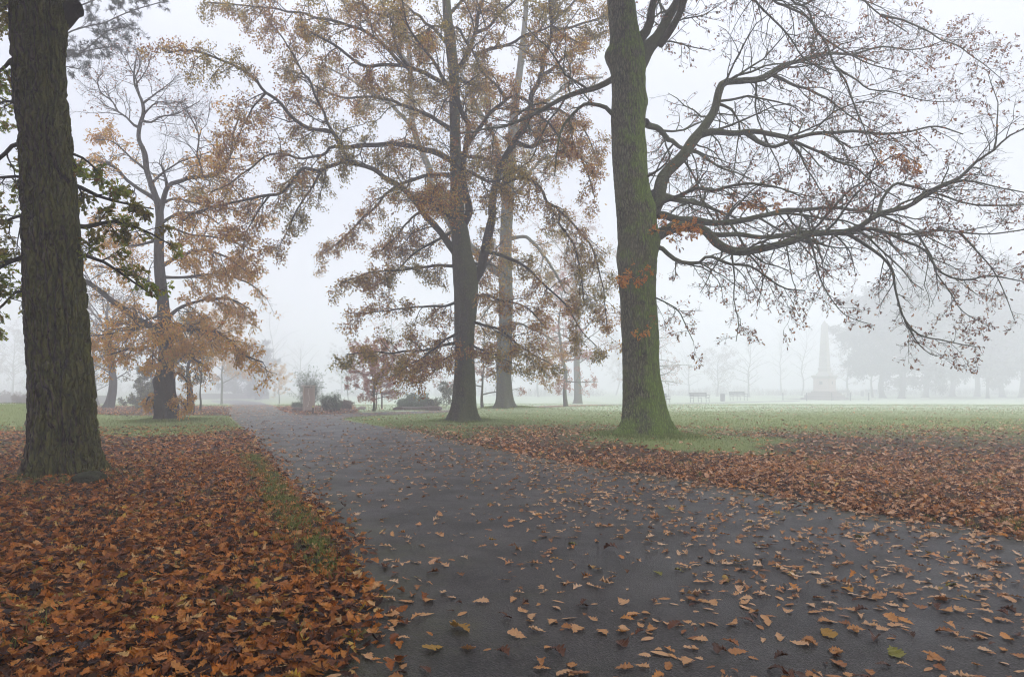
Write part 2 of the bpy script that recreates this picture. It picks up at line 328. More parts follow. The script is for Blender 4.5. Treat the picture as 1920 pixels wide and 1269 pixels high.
def trunk_mesh(path, rad, nth, nz, amp, roots=(6, .5, .9, 1), seed=0, lumps=(), fissure=0):
    """path/rad control points bottom to top; roots = (count, height, flare, phase)"""
    c = catmull(path, nz); d = np.r_[0, np.cumsum(np.linalg.norm(np.diff(np.asarray(path, float), axis=0), axis=1))]
    s = np.linspace(0, d[-1], nz); r = np.interp(s, d, rad); th = np.arange(nth) * 2 * math.pi / nth
    z0 = c[0, 2]; hz = (c[:, 2] - z0)[:, None]; rr = np.repeat(r[:, None], nth, 1)
    k, hh, fl, ph = roots
    g = np.exp(-hz / hh); lob = .5 + .5 * np.cos(k * th[None] + ph + .7 * np.sin(2 * th[None] + seed))
    rr = rr * (1 + g * fl * (.35 + .65 * lob ** 1.5) + .5 * fl * np.exp(-hz / (hh * .35)) * lob ** 2)
    V = np.stack([c[:, None, 0] + rr * np.cos(th), c[:, None, 1] + rr * np.sin(th), np.repeat(c[:, 2:3], nth, 1)], -1)
    Vf = V.reshape(-1, 3); q = Vf * np.array([1, 1, .45])
    dr = vnoise(q * 1.3, seed) * 3 * amp + vnoise(q * 3.1, seed + 1) * 1.6 * amp
    if fissure: # deep vertical furrows between plates
        q2 = Vf * np.array([1, 1, .13]); wp = vnoise(Vf * np.array([2, 2, .9]), seed + 5)[:, None] * .09
        a = 1 - np.abs(vnoise((q2 + wp) * 8.5, seed + 2)); b = 1 - np.abs(vnoise((q2 * np.array([1, 1, 1.6]) + wp) * 17, seed + 3))
        dr = dr - fissure * sstep(.72, 1, a) - fissure * .5 * sstep(.75, 1, b) + vnoise(Vf * np.array([30, 30, 16]), seed + 4) * fissure * .22
    n = nrm(Vf - np.repeat(c, nth, 0) * np.array([1, 1, 0]) - np.stack([0 * Vf[:, 0], 0 * Vf[:, 0], Vf[:, 2]], 1))
    dr = dr * np.clip(np.repeat(r, nth) / max(rad) * 1.25, .12, 1)
    for (lx, ly, lz, lr, la) in lumps:          # burrs and stub collars
        dd = np.linalg.norm((Vf - np.array([lx, ly, lz])) / np.array([1, 1, 1.15]), axis=1); dr = dr + la * np.exp(-(dd / lr) ** 2)
    Vf = Vf + n * dr[:, None]
    idx = np.arange(nz * nth).reshape(nz, nth); a, b = idx[:-1], idx[1:]
    Q = np.stack([a, np.roll(a, -1, 1), np.roll(b, -1, 1), b], -1).reshape(-1, 4)
    top = len(Vf); Vf = np.vstack([Vf, c[-1] + np.array([0, 0, .02])]); tq = np.stack([idx[-1], np.roll(idx[-1], -1), np.full(nth, top)], -1)
    return Vf, Q, tq, c, r
class Tree:
    def __init__(s, name, px, py, Y, label, seed, barkm, twigm, group=None, cat='tree'):
        s.rng = np.random.default_rng(seed); s.seed = seed; x = (px - CX) / F * Y; s.x, s.Y = x, Y
        s.z = ground_h(x, Y); s.root = empty(name, (x, Y, s.z - .03), label, cat, group); s.bark, s.twm = barkm, twigm
        s.lines = {}; s.tw = []; s.n = 0
    def px_line(s, pts, Y0, Y1, w0, w1, n=None, parent=None, wig=.04, bow=0.):
        pts = np.array(pts, float)
        if parent is not None:                  # start on the parent's centreline and at its depth
            c = s.lines[parent][0]; q = np.stack([CX + c[:, 0] / c[:, 1] * F, HOR - (c[:, 2] - EYE) / c[:, 1] * F], 1)
            k = np.argmin(((q - pts[0]) ** 2).sum(1)); Yd = Y1 - Y0; Y0 = c[k, 1]; Y1 = Y0 + Yd; pts[0] = q[k]
        d = np.r_[0, np.cumsum(np.linalg.norm(np.diff(pts, axis=0), axis=1))]; t = d / d[-1]; Yv = Y0 + (Y1 - Y0) * t ** 1.3 + bow * np.sin(math.pi * t)
        P = np.stack([(pts[:, 0] - CX) / F * Yv, Yv, EYE - (pts[:, 1] - HOR) / F * Yv], 1)
        L = np.linalg.norm(np.diff(P, axis=0), axis=1).sum(); n = n or max(8, int(L / .22))
        c = catmull(P, n); tt = np.linspace(0, 1, n)
        c = c + np.stack([vnoise(c * 1.7 + 7 * k, s.seed + k) for k in range(3)], 1) * wig * np.sin(math.pi * np.clip(tt * 1.2, 0, 1))[:, None]
        r = (w0 + (w1 - w0) * tt ** .75) / F * Yv.mean() / 2 * math.cos(math.atan((pts[0, 0] - CX) / F)); r = r * (1 + .35 * np.exp(-tt * L / .25))
        r = r * (1 + .10 * vnoise(c * 3, s.seed + 9)); return c, r
    def limb(s, key, pts, dY, w0, w1, parent='trunk', foliage=None, name='limb', wig=.04, bow=0., keepT=True, Y0=None):
        Yp = s.Y if Y0 is None else Y0
        c, r = s.px_line(pts, Yp, Yp + dY, w0, w1, None, parent, wig, bow); s.lines[key] = (c, r); s.finish_limb(c, r, foliage, name)
    def finish_limb(s, c, r, foliage, name='limb'):
        V, Q = tube([(c[None], r[None])], 9); Vs, Qs = [V], [Q]; off = len(V)
        if foliage:
            g1, g2 = sprout(s.rng, c, r, foliage)
            for g, sd in ((g1, 5), (g2, 3)):
                V, Q = tube(g, sd); Vs.append(V); Qs.append(Q + off); off += len(V)
            s.tw.append((g1, g2))
        mesh_obj(name, np.vstack(Vs), [np.vstack(Qs)], s.twm, s.root); s.n += 1
    def free(s, start, direc, L, r0, foliage, trop=.0, wander=.12, name='limb', n=None):
        P, r = grow(s.rng, np.array([start], float), np.array([direc], float), np.array([L], float), np.array([r0], float), n or max(8, int(L / .3)), wander, trop, .2)
        s.finish_limb(P[0], r[0], foliage, name); return P[0], r[0]
    def trunk(s, pts_px, widths, nth=48, nz=80, amp=.02, roots=(6, .5, .9, 1), lumps=(), fissure=0, Yt=None, name='trunk', key='trunk', mat=None):
        n = len(pts_px); Ys = np.linspace(s.Y, s.Y if Yt is None else Yt, n)
        P = [W(a, b, y) for (a, b), y in zip(pts_px, Ys)]; P[0] = (P[0][0], P[0][1], s.z - .15)
        rad = [w_ / F * y / 2 * math.cos(math.atan((a - CX) / F)) for w_, y, (a, b) in zip(widths, Ys, pts_px)]
        V, Q, tq, c, r = trunk_mesh(P, rad, nth, nz, amp, roots, s.seed, lumps, fissure); s.lines[key] = (c, r)
        return mesh_obj(name, V, [Q, tq], mat or s.bark, s.root)
    def crown(s, mat, per, size, kind='kite', keep=1., droop=.35, spread=.05, levels=(0, 1), name='crown', per1=0, curl=.35):
        tw = [g for (g1, g2) in s.tw for g in g2]; res = []
        a = leaves_on(s.rng, tw, per, size, kind, spread, droop, keep, .2, curl)
        if a is None: return
        return mesh_obj(name, a[0], [a[1]], mat, s.root)

# ------------------------------------------------------------ the ground
PATH_L = [(-1.3, -8), (-1.2, 0), G(600, 1269), G(668, 1190), G(668, 1120), G(650, 1060), G(620, 1010), G(583, 965), G(545, 920), G(515, 885), G(488, 845),
          G(468, 815), G(450, 798), G(437, 786), G(428, 776), G(426, 769), G(432, 762), G(428, 757), G(395, 753)]
PATH_FAR = [G(395, 750), G(445, 750), G(490, 753.5), G(508, 758), G(525, 769), G(556, 777.5), G(593, 778), G(634, 776.5), G(686, 773.5), G(738, 772), G(817, 770), G(900, 766),
            G(960, 763.5), G(1060, 760), G(1180, 757), G(1300, 755), G(1430, 752.2), G(1500, 750.5)]
PATH_BACK = [G(1500, 752.4), G(1430, 754), G(1300, 756.8), G(1180, 759.2), G(1060, 763), G(980, 767), G(930, 770), G(860, 773.5), G(780, 777), G(700, 780.5), G(650, 783.5), G(640, 785.5), G(655, 789)]
PATH_R = [G(700, 797), G(760, 807), G(860, 827), G(1000, 857), G(1150, 881), G(1250, 894), G(1400, 919), G(1600, 956), G(1800, 987), G(1920, 1005), (10, 6.2), (22, 4.6), (22, -8)]
def dens(pts, st=.35):
    out = []
    for a, b in zip(pts[:-1], pts[1:]):
        n = max(1, int(math.dist(a, b) / (st * (1 + .04 * a[1])))); out += [(a[0] + (b[0] - a[0]) * k / n, a[1] + (b[1] - a[1]) * k / n) for k in range(n)]
    return out
POLY = np.array(dens(PATH_L + PATH_FAR + PATH_BACK + PATH_R + [PATH_L[0]]))
_nn = n2(POLY[:, 0], POLY[:, 1], 1.3, 5) * .10 + n2(POLY[:, 0], POLY[:, 1], 5, 6) * .035
POLY = POLY + np.stack([_nn, _nn * .25], 1) * np.clip(8 / np.maximum(POLY[:, 1:2], 1), .3, 1)
def path_dist(x, y):                            # + outside, - inside
    A = POLY; B = np.roll(POLY, -1, 0); x = np.asarray(x, float); y = np.asarray(y, float); best = np.full(x.shape, 1e9); ins = np.zeros(x.shape, bool)
    for (ax, ay), (bx, by) in zip(A, B):
        dx, dy = bx - ax, by - ay; t = np.clip(((x - ax) * dx + (y - ay) * dy) / (dx * dx + dy * dy + 1e-12), 0, 1)
        best = np.minimum(best, (x - ax - t * dx) ** 2 + (y - ay - t * dy) ** 2)
        if ay != by: ins ^= ((ay > y) != (by > y)) & (x < (bx - ax) * (y - ay) / (by - ay) + ax)
    d = np.sqrt(best); return np.where(ins, -d, d)
MOUNDS = [(*G(20, 790), .75, 2.6), (*G(946, 773), .28, 2.6), (*G(1085, 757), .35, 3.5), (*G(867, 795), .10, 1.8), (*G(1208, 826), .16, 2.2), (*G(313, 793), .12, 1.9), (*G(128, 903), .12, 1.5)]
def gh(x, y, d=None):
    x = np.asarray(x, float); y = np.asarray(y, float)
    if d is None: d = path_dist(x, y)
    h = sstep(.0, .45, d) * .045 + zb(y) - .03 * sstep(0, .3, -d) * sstep(30, 45, y)
    h = h + sstep(.3, 4, d) * (n2(x, y, .12, 3) * .10 + n2(x, y, .6, 4) * .025)
    for mx, my, a, s in MOUNDS: h = h + a * np.exp(-(((x - mx) ** 2 + (y - my) ** 2) / s ** 2)) * sstep(.1, 1.2, d)
    return h
def ground_h(x, y): return float(gh(np.array([x]), np.array([y]))[0])
def litter(x, y, d=None):                       # share of the ground under fallen leaves
    if d is None: d = path_dist(x, y)
    left = x < -.24 * y + .6
    n = n2(x, y, .35, 11) * .5 + n2(x, y, 1.1, 12) * .3
    Lf = sstep(29, 12.5, y + n * 9) * .88 + .12 + .75 * sstep(33, 36, y + n * 3) * sstep(60, 52, y)
    Lr = (sstep(34, 6, y + n * 10) * .80 + .16 + .1 * (n > .2))
    g = sstep(3.6, 1.2, np.hypot(x - 4.6, (y - 18.2) * .9) + n * 3.5) * .5    # the grassy patch in front of the big oak
    g2 = sstep(4, 1, np.hypot(x + 1.9, y - 27.8)) * .3
    v = np.where(left, Lf, np.clip(Lr - g - g2, 0, 1))
    return np.clip(v + sstep(.9, .1, d) * .15 * (y < 25), 0, 1)
def axis_pts(segs):
    o = []
    for a, b, st in segs: o += list(np.arange(a, b, st))
    return np.array(o + [segs[-1][1]])
gx = axis_pts([(-420, -60, 12), (-60, -16, 1.2), (-16, 18, .22), (18, 60, 1.0), (60, 420, 12)])
gy = axis_pts([(-60, 2, 2), (2, 24, .22), (24, 60, .6), (60, 140, 2.), (140, 430, 12)])
X, Yg = np.meshgrid(gx, gy); xf, yf = X.ravel(), Yg.ravel(); df = path_dist(xf, yf); zf = gh(xf, yf, df)
idx = np.arange(X.size).reshape(X.shape); gq = np.stack([idx[:-1, :-1], idx[:-1, 1:], idx[1:, 1:], idx[1:, :-1]], -1).reshape(-1, 4)
m = NT('ground_turf')
at = m.n("Attribute"); at.attribute_name = 'litter'; lit = m.math('ADD', at.outputs['Fac'], m.math('MULTIPLY', m.math('SUBTRACT', m.noise(9, 5, .7), .5), 1.1))
grass_c = m.mix(m.noise(.7, 5), (.13, .19, .045), (.23, .29, .08)); grass_c = m.mix(m.ramp(m.noise(30, 5, .7), [(.4, 0.), (.7, .7)]), grass_c, (.34, .37, .16))
fall = m.ramp(m.vor(16, 'F1', None, 'Color'), [(.1, (.035, .016, .009)), (.5, (.10, .046, .022)), (.85, (.20, .10, .05)), (1, (.30, .18, .09))])
soil = m.mix(m.noise(12, 5), (.016, .011, .008), (.045, .028, .018))
dwa = m.n('Attribute'); dwa.attribute_name = 'far_pale'; grass_c = m.mix(m.math('MULTIPLY', dwa.outputs['Fac'], .75), grass_c, (.52, .62, .46))  # grass colour blends to a paler green with distance
gc = m.mix(m.ramp(lit, [(.35, 0.), (.62, 1.)]), grass_c, m.mix(m.ramp(m.noise(5, 3), [(.4, .25), (.6, .8)]), soil, fall))
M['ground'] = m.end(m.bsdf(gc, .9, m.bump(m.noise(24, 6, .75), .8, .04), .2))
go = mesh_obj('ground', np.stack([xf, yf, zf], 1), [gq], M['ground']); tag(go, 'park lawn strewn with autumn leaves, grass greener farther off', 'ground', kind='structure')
al = go.data.attributes.new('litter', 'FLOAT', 'POINT'); al.data.foreach_set('value', litter(xf, yf, df).astype(np.float32))

al = go.data.attributes.new('far_pale', 'FLOAT', 'POINT'); al.data.foreach_set('value', (sstep(26, 52, yf + 4 * n2(xf, yf, .08, 8)) * np.where(xf > -.3 * yf, 1, .5)).astype(np.float32))

m = NT('tarmac')
base = m.mix(m.noise(2.2, 6, .6), (.014, .0118, .0098), (.033, .0285, .024))
base = m.mix(m.ramp(m.noise(.45, 5, .6), [(.42, .0), (.58, .55)]), base, (.011, .0105, .011))
stone = m.vor(95, 'F1', None, 'Color'); st = m.n("SeparateColor"); m.l(stone, st.inputs[0])
base = m.mix(m.ramp(st.outputs[0], [(.5, 0.), (.95, .7)]), base, (.085, .078, .070))
base = m.mix(m.ramp(m.noise(60, 2), [(.7, 0.), (.78, 1.)]), base, (.16, .15, .14))
atm = m.n("Attribute"); atm.attribute_name = 'edge'
mf = m.math('ADD', m.math('MULTIPLY', m.noise(1.5, 5, .65), 1.), m.math('MULTIPLY', atm.outputs['Fac'], .30))
mossy = m.math('MULTIPLY', m.ramp(mf, [(.58, 0.), (.84, .8)]), m.ramp(m.noise(26, 4, .7), [(.35, .15), (.62, .9)]))
base = m.mix(m.math('MULTIPLY', m.ramp(m.math('ADD', atm.outputs['Fac'], m.math('MULTIPLY', m.noise(4, 4), .6)), [(1.0, 0.), (1.3, 1.)]), .85), base, (.012, .009, .007))
base = m.mix(mossy, base, (.060, .068, .018))
ck = m.vor(.55, 'DISTANCE_TO_EDGE', m.map((1, 1, 1), None)); 
wv = m.n("VectorMath"); wv.operation = 'ADD'; cn = m.n("TexNoise"); cn.inputs['Scale'].default_value = 3; cn.inputs['Detail'].default_value = 6; m.l(m.co, cn.inputs[0])
m.l(m.co, wv.inputs[0]); m.l(cn.outputs['Color'], wv.inputs[1]); crk = m.ramp(m.vor(.42, 'DISTANCE_TO_EDGE', wv.outputs[0]), [(0., 1.), (.018, 0.)])
base = m.mix(m.math('MULTIPLY', crk, .7), base, (.010, .012, .006))
ro = m.ramp(m.noise(1.2, 4), [(.35, .40), (.65, .58)])
M['tarmac'] = m.end(m.bsdf(base, ro, m.bump(m.math('ADD', m.vor(95), m.math('MULTIPLY', m.noise(3, 3), .8)), .7, .01), .42))
# path sheet: a grid clipped to the path outline so that the edge attribute has vertices to live on
import bmesh
bm = bmesh.new(); vs = [bm.verts.new((x, y, float(zb(y)) + .006)) for x, y in POLY[:-1]]; bm.faces.new(vs)
for v_ in bm.verts: v_.co.z = .006
for yy in list(np.arange(-6, 24, .8)) + list(np.arange(24, 150, 3)):
    bmesh.ops.bisect_plane(bm, geom=bm.verts[:] + bm.edges[:] + bm.faces[:], plane_co=(0, float(yy), 0), plane_no=(0, 1, 0))
for xx in list(np.arange(-9, 14, .8)):
    bmesh.ops.bisect_plane(bm, geom=bm.verts[:] + bm.edges[:] + bm.faces[:], plane_co=(float(xx), 0, 0), plane_no=(1, 0, 0))
bmesh.ops.triangulate(bm, faces=bm.faces[:])
if sum(f.normal.z for f in bm.faces) < 0: bmesh.ops.reverse_faces(bm, faces=bm.faces[:])
for v_ in bm.verts: v_.co.z = .006 + float(zb(v_.co.y))
me = bpy.data.meshes.new('path'); bm.to_mesh(me); bm.free(); me.materials.append(M['tarmac'])
po = bpy.data.objects.new('path', me); C.objects.link(po); tag(po, 'dark tarmac footpath curving away and forking beyond the trees', 'path', kind='structure')
pv = np.empty(len(me.vertices) * 3, np.float32); me.vertices.foreach_get('co', pv); pv = pv.reshape(-1, 3)
ae = me.attributes.new('edge', 'FLOAT', 'POINT'); ae.data.foreach_set('value', sstep(-1.3, -.05, path_dist(pv[:, 0], pv[:, 1])).astype(np.float32))

# ------------------------------------------------------------ fallen leaves and grass
rng = np.random.default_rng(4)
FL = [(0, (.018, .007, .003)), (.18, (.09, .025, .006)), (.36, (.27, .078, .010)), (.54, (.44, .14, .016)), (.74, (.58, .25, .05)), (.90, (.66, .20, .012)), (.95, (.70, .45, .20)), (.98, (.66, .42, .03)), (1, (.13, .11, .02))]
M['fallen'] = leaf_mat('fallen_leaves', FL, .12, .5)
FP = [(0, (.18, .07, .02)), (.22, (.48, .21, .07)), (.5, (.68, .39, .19)), (.8, (.76, .52, .32)), (.92, (.62, .22, .035)), (.975, (.46, .27, .04)), (1, (.22, .22, .05))]
M['fallen_path'] = leaf_mat('path_leaves', FP, .10, .55)
M['fallen_one'] = leaf_mat('single_leaf', [(0, (.34, .13, .04)), (.3, (.60, .29, .10)), (.6, (.76, .48, .27)), (1, (.66, .29, .07))], .10, .55, 'object')
M['fallen_yellow'] = leaf_mat('single_yellow_leaf', [(0, (.42, .22, .03)), (1, (.46, .27, .04))], .15, .5, 'object')
M['fallen_lime'] = leaf_mat('single_lime_leaf', [(0, (.28, .27, .05)), (1, (.30, .28, .06))], .15, .5, 'object')
M['fallen_dark'] = leaf_mat('single_dark_leaf', [(0, (.09, .035, .015)), (1, (.17, .06, .025))], .1, .45, 'object')
def flat_leaves(rng, x, y, z, size, tilt, kind, curl):
    N = len(x); a = rng.uniform(0, 2 * math.pi, N); ax = np.stack([np.cos(a), np.sin(a), rng.normal(0, tilt, N)], 1)
    nor = np.stack([rng.normal(0, tilt, N), rng.normal(0, tilt, N), np.ones(N)], 1)
    return leaf_cloud(rng, kind, np.stack([x, y, z], 1) - ax * size[:, None] * .5, ax, nor, size, curl)
def frustum_pts(rng, N, y0, y1, pw=1.):          # even over the ground that the view takes in (and a little more)
    u = rng.random(N); y = (y0 ** pw + (y1 ** pw - y0 ** pw) * u) ** (1 / pw); x = rng.uniform(-.82, .82, N) * y; return x, y
def join(parts):
    V, Q, off = [], [], 0
    for v, q in parts: V.append(v); Q.append(q + off); off += len(v)
    return V, Q
def litter_obj(side, mat, label):
    Vq, Qq, Vt, Qt = [], [], [], []; bands = [(3.0, 9, 34000, 'oak', .098, 2.), (9, 15, 42000, 'lobe', .10, 2.), (15, 26, 48000, 'kite', .135, 1.7), (26, 62, 42000, 'kite', .15, 1.2)]
    po_, to_ = 0, 0
    for y0, y1, N, kind, s, pw in bands:
        x, y = frustum_pts(rng, N, y0, y1, pw); d = path_dist(x, y); l = litter(x, y, d)
        k = ((x < -.24 * y + .6) == (side < 0)) & (rng.random(N) < np.exp(np.minimum(d + .02, 0) * 9)) & (rng.random(N) < (1 if side < 0 else .62 + .45 * n2(x, y, .8, 17))) & (rng.random(N) < np.clip(l, 0, 1) ** 1.3); x, y, d, l = x[k], y[k], d[k], l[k]
        for j, my in enumerate(MOUNDS[3:]):
            kk = np.hypot(x - my[0], y - my[1]) > .5; x, y, d, l = x[kk], y[kk], d[kk], l[kk]
        z = np.maximum(gh(x, y, d), zb(y) + .008) + .008 + rng.random(len(x)) ** 1.5 * .045 * l
        V, Q = flat_leaves(rng, x, y, z, s * rng.uniform(.55, 1.25, len(x)), .36, kind, .32)
        if kind == 'kite': Vt.append(V); Qt.append(Q + to_); to_ += len(V)
        else: Vq.append(V); Qq.append(Q + po_); po_ += len(V)
    V1 = np.vstack(Vq); V2 = np.vstack(Vt)
    o = mesh_obj('leaf_litter', np.vstack([V1, V2]), [np.vstack(Qq), np.vstack(Qt) + len(V1)], mat)
    tag(o, label, 'leaf litter', kind='stuff')
M['fallen_dry'] = leaf_mat('dry_leaves', [(0, (.04, .014, .006)), (.14, (.20, .07, .022)), (.36, (.44, .18, .06)), (.58, (.62, .32, .15)), (.80, (.74, .47, .29)), (.90, (.68, .24, .03)), (.96, (.7, .3, .06)), (1, (.75, .56, .2))], .12, .55)
litter_obj(-1, M['fallen'], 'thick carpet of wet rust orange oak leaves over the left verge')
litter_obj(1, M['fallen_dry'], 'thinner carpet of dry tan leaves over the right lawn')
x, y = frustum_pts(rng, 340000, 3.0, 68, 2.); d = path_dist(x, y)
k = (d < .05) & (rng.random(len(x)) < np.clip(.66 + .5 * n2(x, y, .9, 21) + .35 * n2(x, y, 3, 22) + .25 * sstep(2, 6, x), .2, .95) * (.42 + .58 * sstep(-.2, 2.3, x + .13 * y - .5)) * (1 - .62 * sstep(11, 24, y)) + .0); x, y = x[k], y[k]
nx, ny = frustum_pts(rng, 2600, 3.0, 14, 2); dd = path_dist(nx, ny); kk = (dd < .1) & (dd > -.9) & (rng.random(2600) < sstep(-.9, -.05, dd)); x = np.r_[x, nx[kk]]; y = np.r_[y, ny[kk]]
spots = [(865, 1183, 'y', .17, 'bright golden leaf lying flat in the middle of the tarmac'), (1145, 1035, 'd', .15, 'large dark curled leaf standing up alone on the tarmac'),
         (1680, 1228, 'l', .17, 'lime yellow lobed leaf near the edge of the tarmac corner'), (1232, 1077, 'l', .11, 'pale yellow green leaf amid brown ones halfway up the path'),
         (1550, 1190, 'y', .19, 'broad amber leaf with a rolled stalk on the nearer path'), (812, 1220, 'y', .16, 'orange leaf at the end of a row of fallen leaves by the mossy corner'),
         (1165, 1210, 'd', .11, 'small crumpled brown leaf balanced on its edge on the tarmac')]
sp = np.array([G(a, b) for a, b, *_ in spots]); 
kf = np.all(np.hypot(x[:, None] - sp[:, 0], y[:, None] - sp[:, 1]) > .16, axis=1); x, y = x[kf], y[kf]
infr = (np.abs(x) < .75 * y) & (y > 3.65) & (path_dist(x, y) < -.02)
order = np.argsort(np.where(infr, y, 999)); one = order[:292]; rest = order[292:]
xr, yr = x[rest], y[rest]; nearr = yr < 13
Va, Qa = flat_leaves(rng, xr[nearr], yr[nearr], np.full(nearr.sum(), .014) + rng.random(nearr.sum()) * .008, .10 * rng.uniform(.45, 1.3, nearr.sum()), .12, 'lobe', .3)
Vb, Qb = flat_leaves(rng, xr[~nearr], yr[~nearr], zb(yr[~nearr]) + .018, .11 * rng.uniform(.5, 1.25, (~nearr).sum()), .12, 'lobe', .3)
o = mesh_obj('path_leaves', np.vstack([Va, Vb]), [Qa, Qb + len(Va)], M['fallen_path']); tag(o, 'tan oak leaves scattered thickly over the farther tarmac', 'fallen leaves', kind='stuff')
def one_leaf_mesh(rng, mat, k, shp='oak', curl=.5):
    T, Q = leaf_tpl(shp); V, Q = leaf_cloud(rng, shp, np.zeros((1, 3)) - np.array([[.5, 0, 0]]), np.array([[1., 0, rng.normal(0, .08)]]), np.array([[0, rng.normal(0, .15), 1.]]), np.array([1.]), curl)
    V[:, 2] -= V[:, 2].min() - .01
    me_o = mesh_obj('fallen_leaf', V, [Q], mat, loc=(0, 0, 0)); me_ = me_o.data; bpy.data.objects.remove(me_o); return me_
leaf_bank = []
for k in range(9): leaf_bank.append((one_leaf_mesh(rng, M['fallen_one'], k, 'oak', .13), 'flat tan oak leaf lying on the near tarmac'))
for k in range(5): leaf_bank.append((one_leaf_mesh(rng, M['fallen_one'], k, 'oak', .34), 'curled tan oak leaf resting on its lobes on the near tarmac'))
for k in range(2): leaf_bank.append((one_leaf_mesh(rng, M['fallen_dark'], k, 'oak', .3), 'dark brown oak leaf lying on the near tarmac'))
for k in range(2): leaf_bank.append((one_leaf_mesh(rng, M['fallen_one'], k, 'oval', .15), 'small plain oval tan leaf lying on the near tarmac'))
def put_leaf(me_, X_, Y_, s, label):
    o = bpy.data.objects.new('fallen_leaf', me_); C.objects.link(o); o.location = (X_, Y_, .009); o.scale = (s, s * rng.uniform(.8, 1.2), s)
    o.rotation_euler = (rng.normal(0, .07), rng.normal(0, .07), rng.uniform(0, 6.28)); tag(o, label, 'fallen leaf', 'oak leaves lying singly on the near tarmac')
for i in one:
    me_, lb = leaf_bank[int(rng.integers(0, len(leaf_bank)))]; put_leaf(me_, x[i], y[i], .105 * rng.uniform(.4, 1.25), lb)
for a, b, c, s, lb in spots:
    me_ = one_leaf_mesh(rng, M[{'y': 'fallen_yellow', 'd': 'fallen_dark', 'l': 'fallen_lime'}[c]], 0, 'oak', .2 if c != 'd' else .6); gx_, gy_ = G(a, b); put_leaf(me_, gx_, gy_, s, lb)
# grass: blades over lawn and verge
M['grass'] = leaf_mat('grass_blades', [(0, (.10, .15, .02)), (.5, (.20, .28, .045)), (.9, (.32, .38, .11)), (1, (.45, .44, .22))], .3, .6)
def blades(x, y, h, wd, rng):
    N = len(x); z = gh(x, y); a = rng.uniform(0, 6.283, N); hh = h * rng.uniform(.5, 1.2, N); c, s = np.cos(a), np.sin(a); ww = wd * rng.uniform(.7, 1.3, N)
    lean = rng.normal(0, .45, (N, 2)) * hh[:, None]
    b1_ = np.stack([x - c * ww, y - s * ww, z - .01], 1); b2_ = np.stack([x + c * ww, y + s * ww, z - .01], 1)
    m1 = np.stack([x - c * ww * .7 + lean[:, 0] * .4, y - s * ww * .7 + lean[:, 1] * .4, z + hh * .55], 1); m2 = m1 + np.stack([c * ww * 1.4, s * ww * 1.4, 0 * c], 1)
    tp = np.stack([x + lean[:, 0], y + lean[:, 1], z + hh], 1)
    V = np.stack([b1_, b2_, m2, m1, tp], 1).reshape(-1, 3); o = np.arange(N)[:, None] * 5
    return V, (o + np.array([[0, 1, 2, 3]])), (o + np.array([[3, 2, 4]]))
def grass_obj():
    xs, ys, hs, wd = [], [], [], []
    def add(x, y, h, w_): xs.append(x); ys.append(y); hs.append(np.full(len(x), h)); wd.append(np.full(len(x), w_))
    for y0, y1, N, h, w_, pw in ((9, 20, 60000, .045, .004, 1.6), (20, 40, 170000, .06, .006, 1.4), (40, 72, 60000, .07, .012, 1.2)):
        x, y = frustum_pts(rng, N, y0, y1, pw); d = path_dist(x, y); l = litter(x, y, d); k = (d > .08) & (rng.random(N) > l * 1.08 + .02 - .35 * (n2(x, y, 1.4, 31) > .35)); add(x[k], y[k], h, w_)
    # tufts: verge of the path, foot of each trunk, odd weeds in the litter
    tx, ty = frustum_pts(rng, 2600, 4, 22, 1.5); td = path_dist(tx, ty); k = (td > .02) & (td < .55) & (rng.random(2600) < np.clip(.25 + n2(tx, ty, .8, 33), 0, 1) * .8); tx, ty = tx[k], ty[k]
    k2 = 330; vy_ = rng.uniform(5.6, 15, k2); pl = np.array(sorted([(b_, a_) for a_, b_ in PATH_L[2:14]])); tx = np.r_[tx, np.interp(vy_, pl[:, 0], pl[:, 1]) - .22 + rng.normal(0, .17, k2)]; ty = np.r_[ty, vy_]
    rx, ry = frustum_pts(rng, 170, 4, 16, 2); rd = path_dist(rx, ry); k = rd > .2; tx = np.r_[tx, rx[k]]; ty = np.r_[ty, ry[k]]
    n = 26; x = np.repeat(tx, n) + rng.normal(0, .05, len(tx) * n); y = np.repeat(ty, n) + rng.normal(0, .05, len(tx) * n); k = path_dist(x, y) > 0; add(x[k], y[k], .10, .003)
    for (cx, cyy, rr, N) in ((*G(128, 903), 1.0, 3500), (*G(1208, 826), 1.25, 9000), (*G(867, 795), 1.0, 5000), (*G(946, 773), 1.3, 5000), (*G(313, 793), 1.2, 5000)):
        a = rng.uniform(0, 6.283, N); r = rr * (.45 + np.abs(rng.normal(0, .45, N))); add(cx + r * np.cos(a), cyy + r * np.sin(a), .09 if cyy > 15 else .06, .004 + .0001 * cyy)
    V, Q, T = blades(np.concatenate(xs), np.concatenate(ys), np.concatenate(hs), np.concatenate(wd), rng)
    o = mesh_obj('grass', V, [Q, T], M['grass'], smooth=False); tag(o, 'short lawn grass and tufts along the verge and round the trunks', 'grass', kind='stuff')
grass_obj()

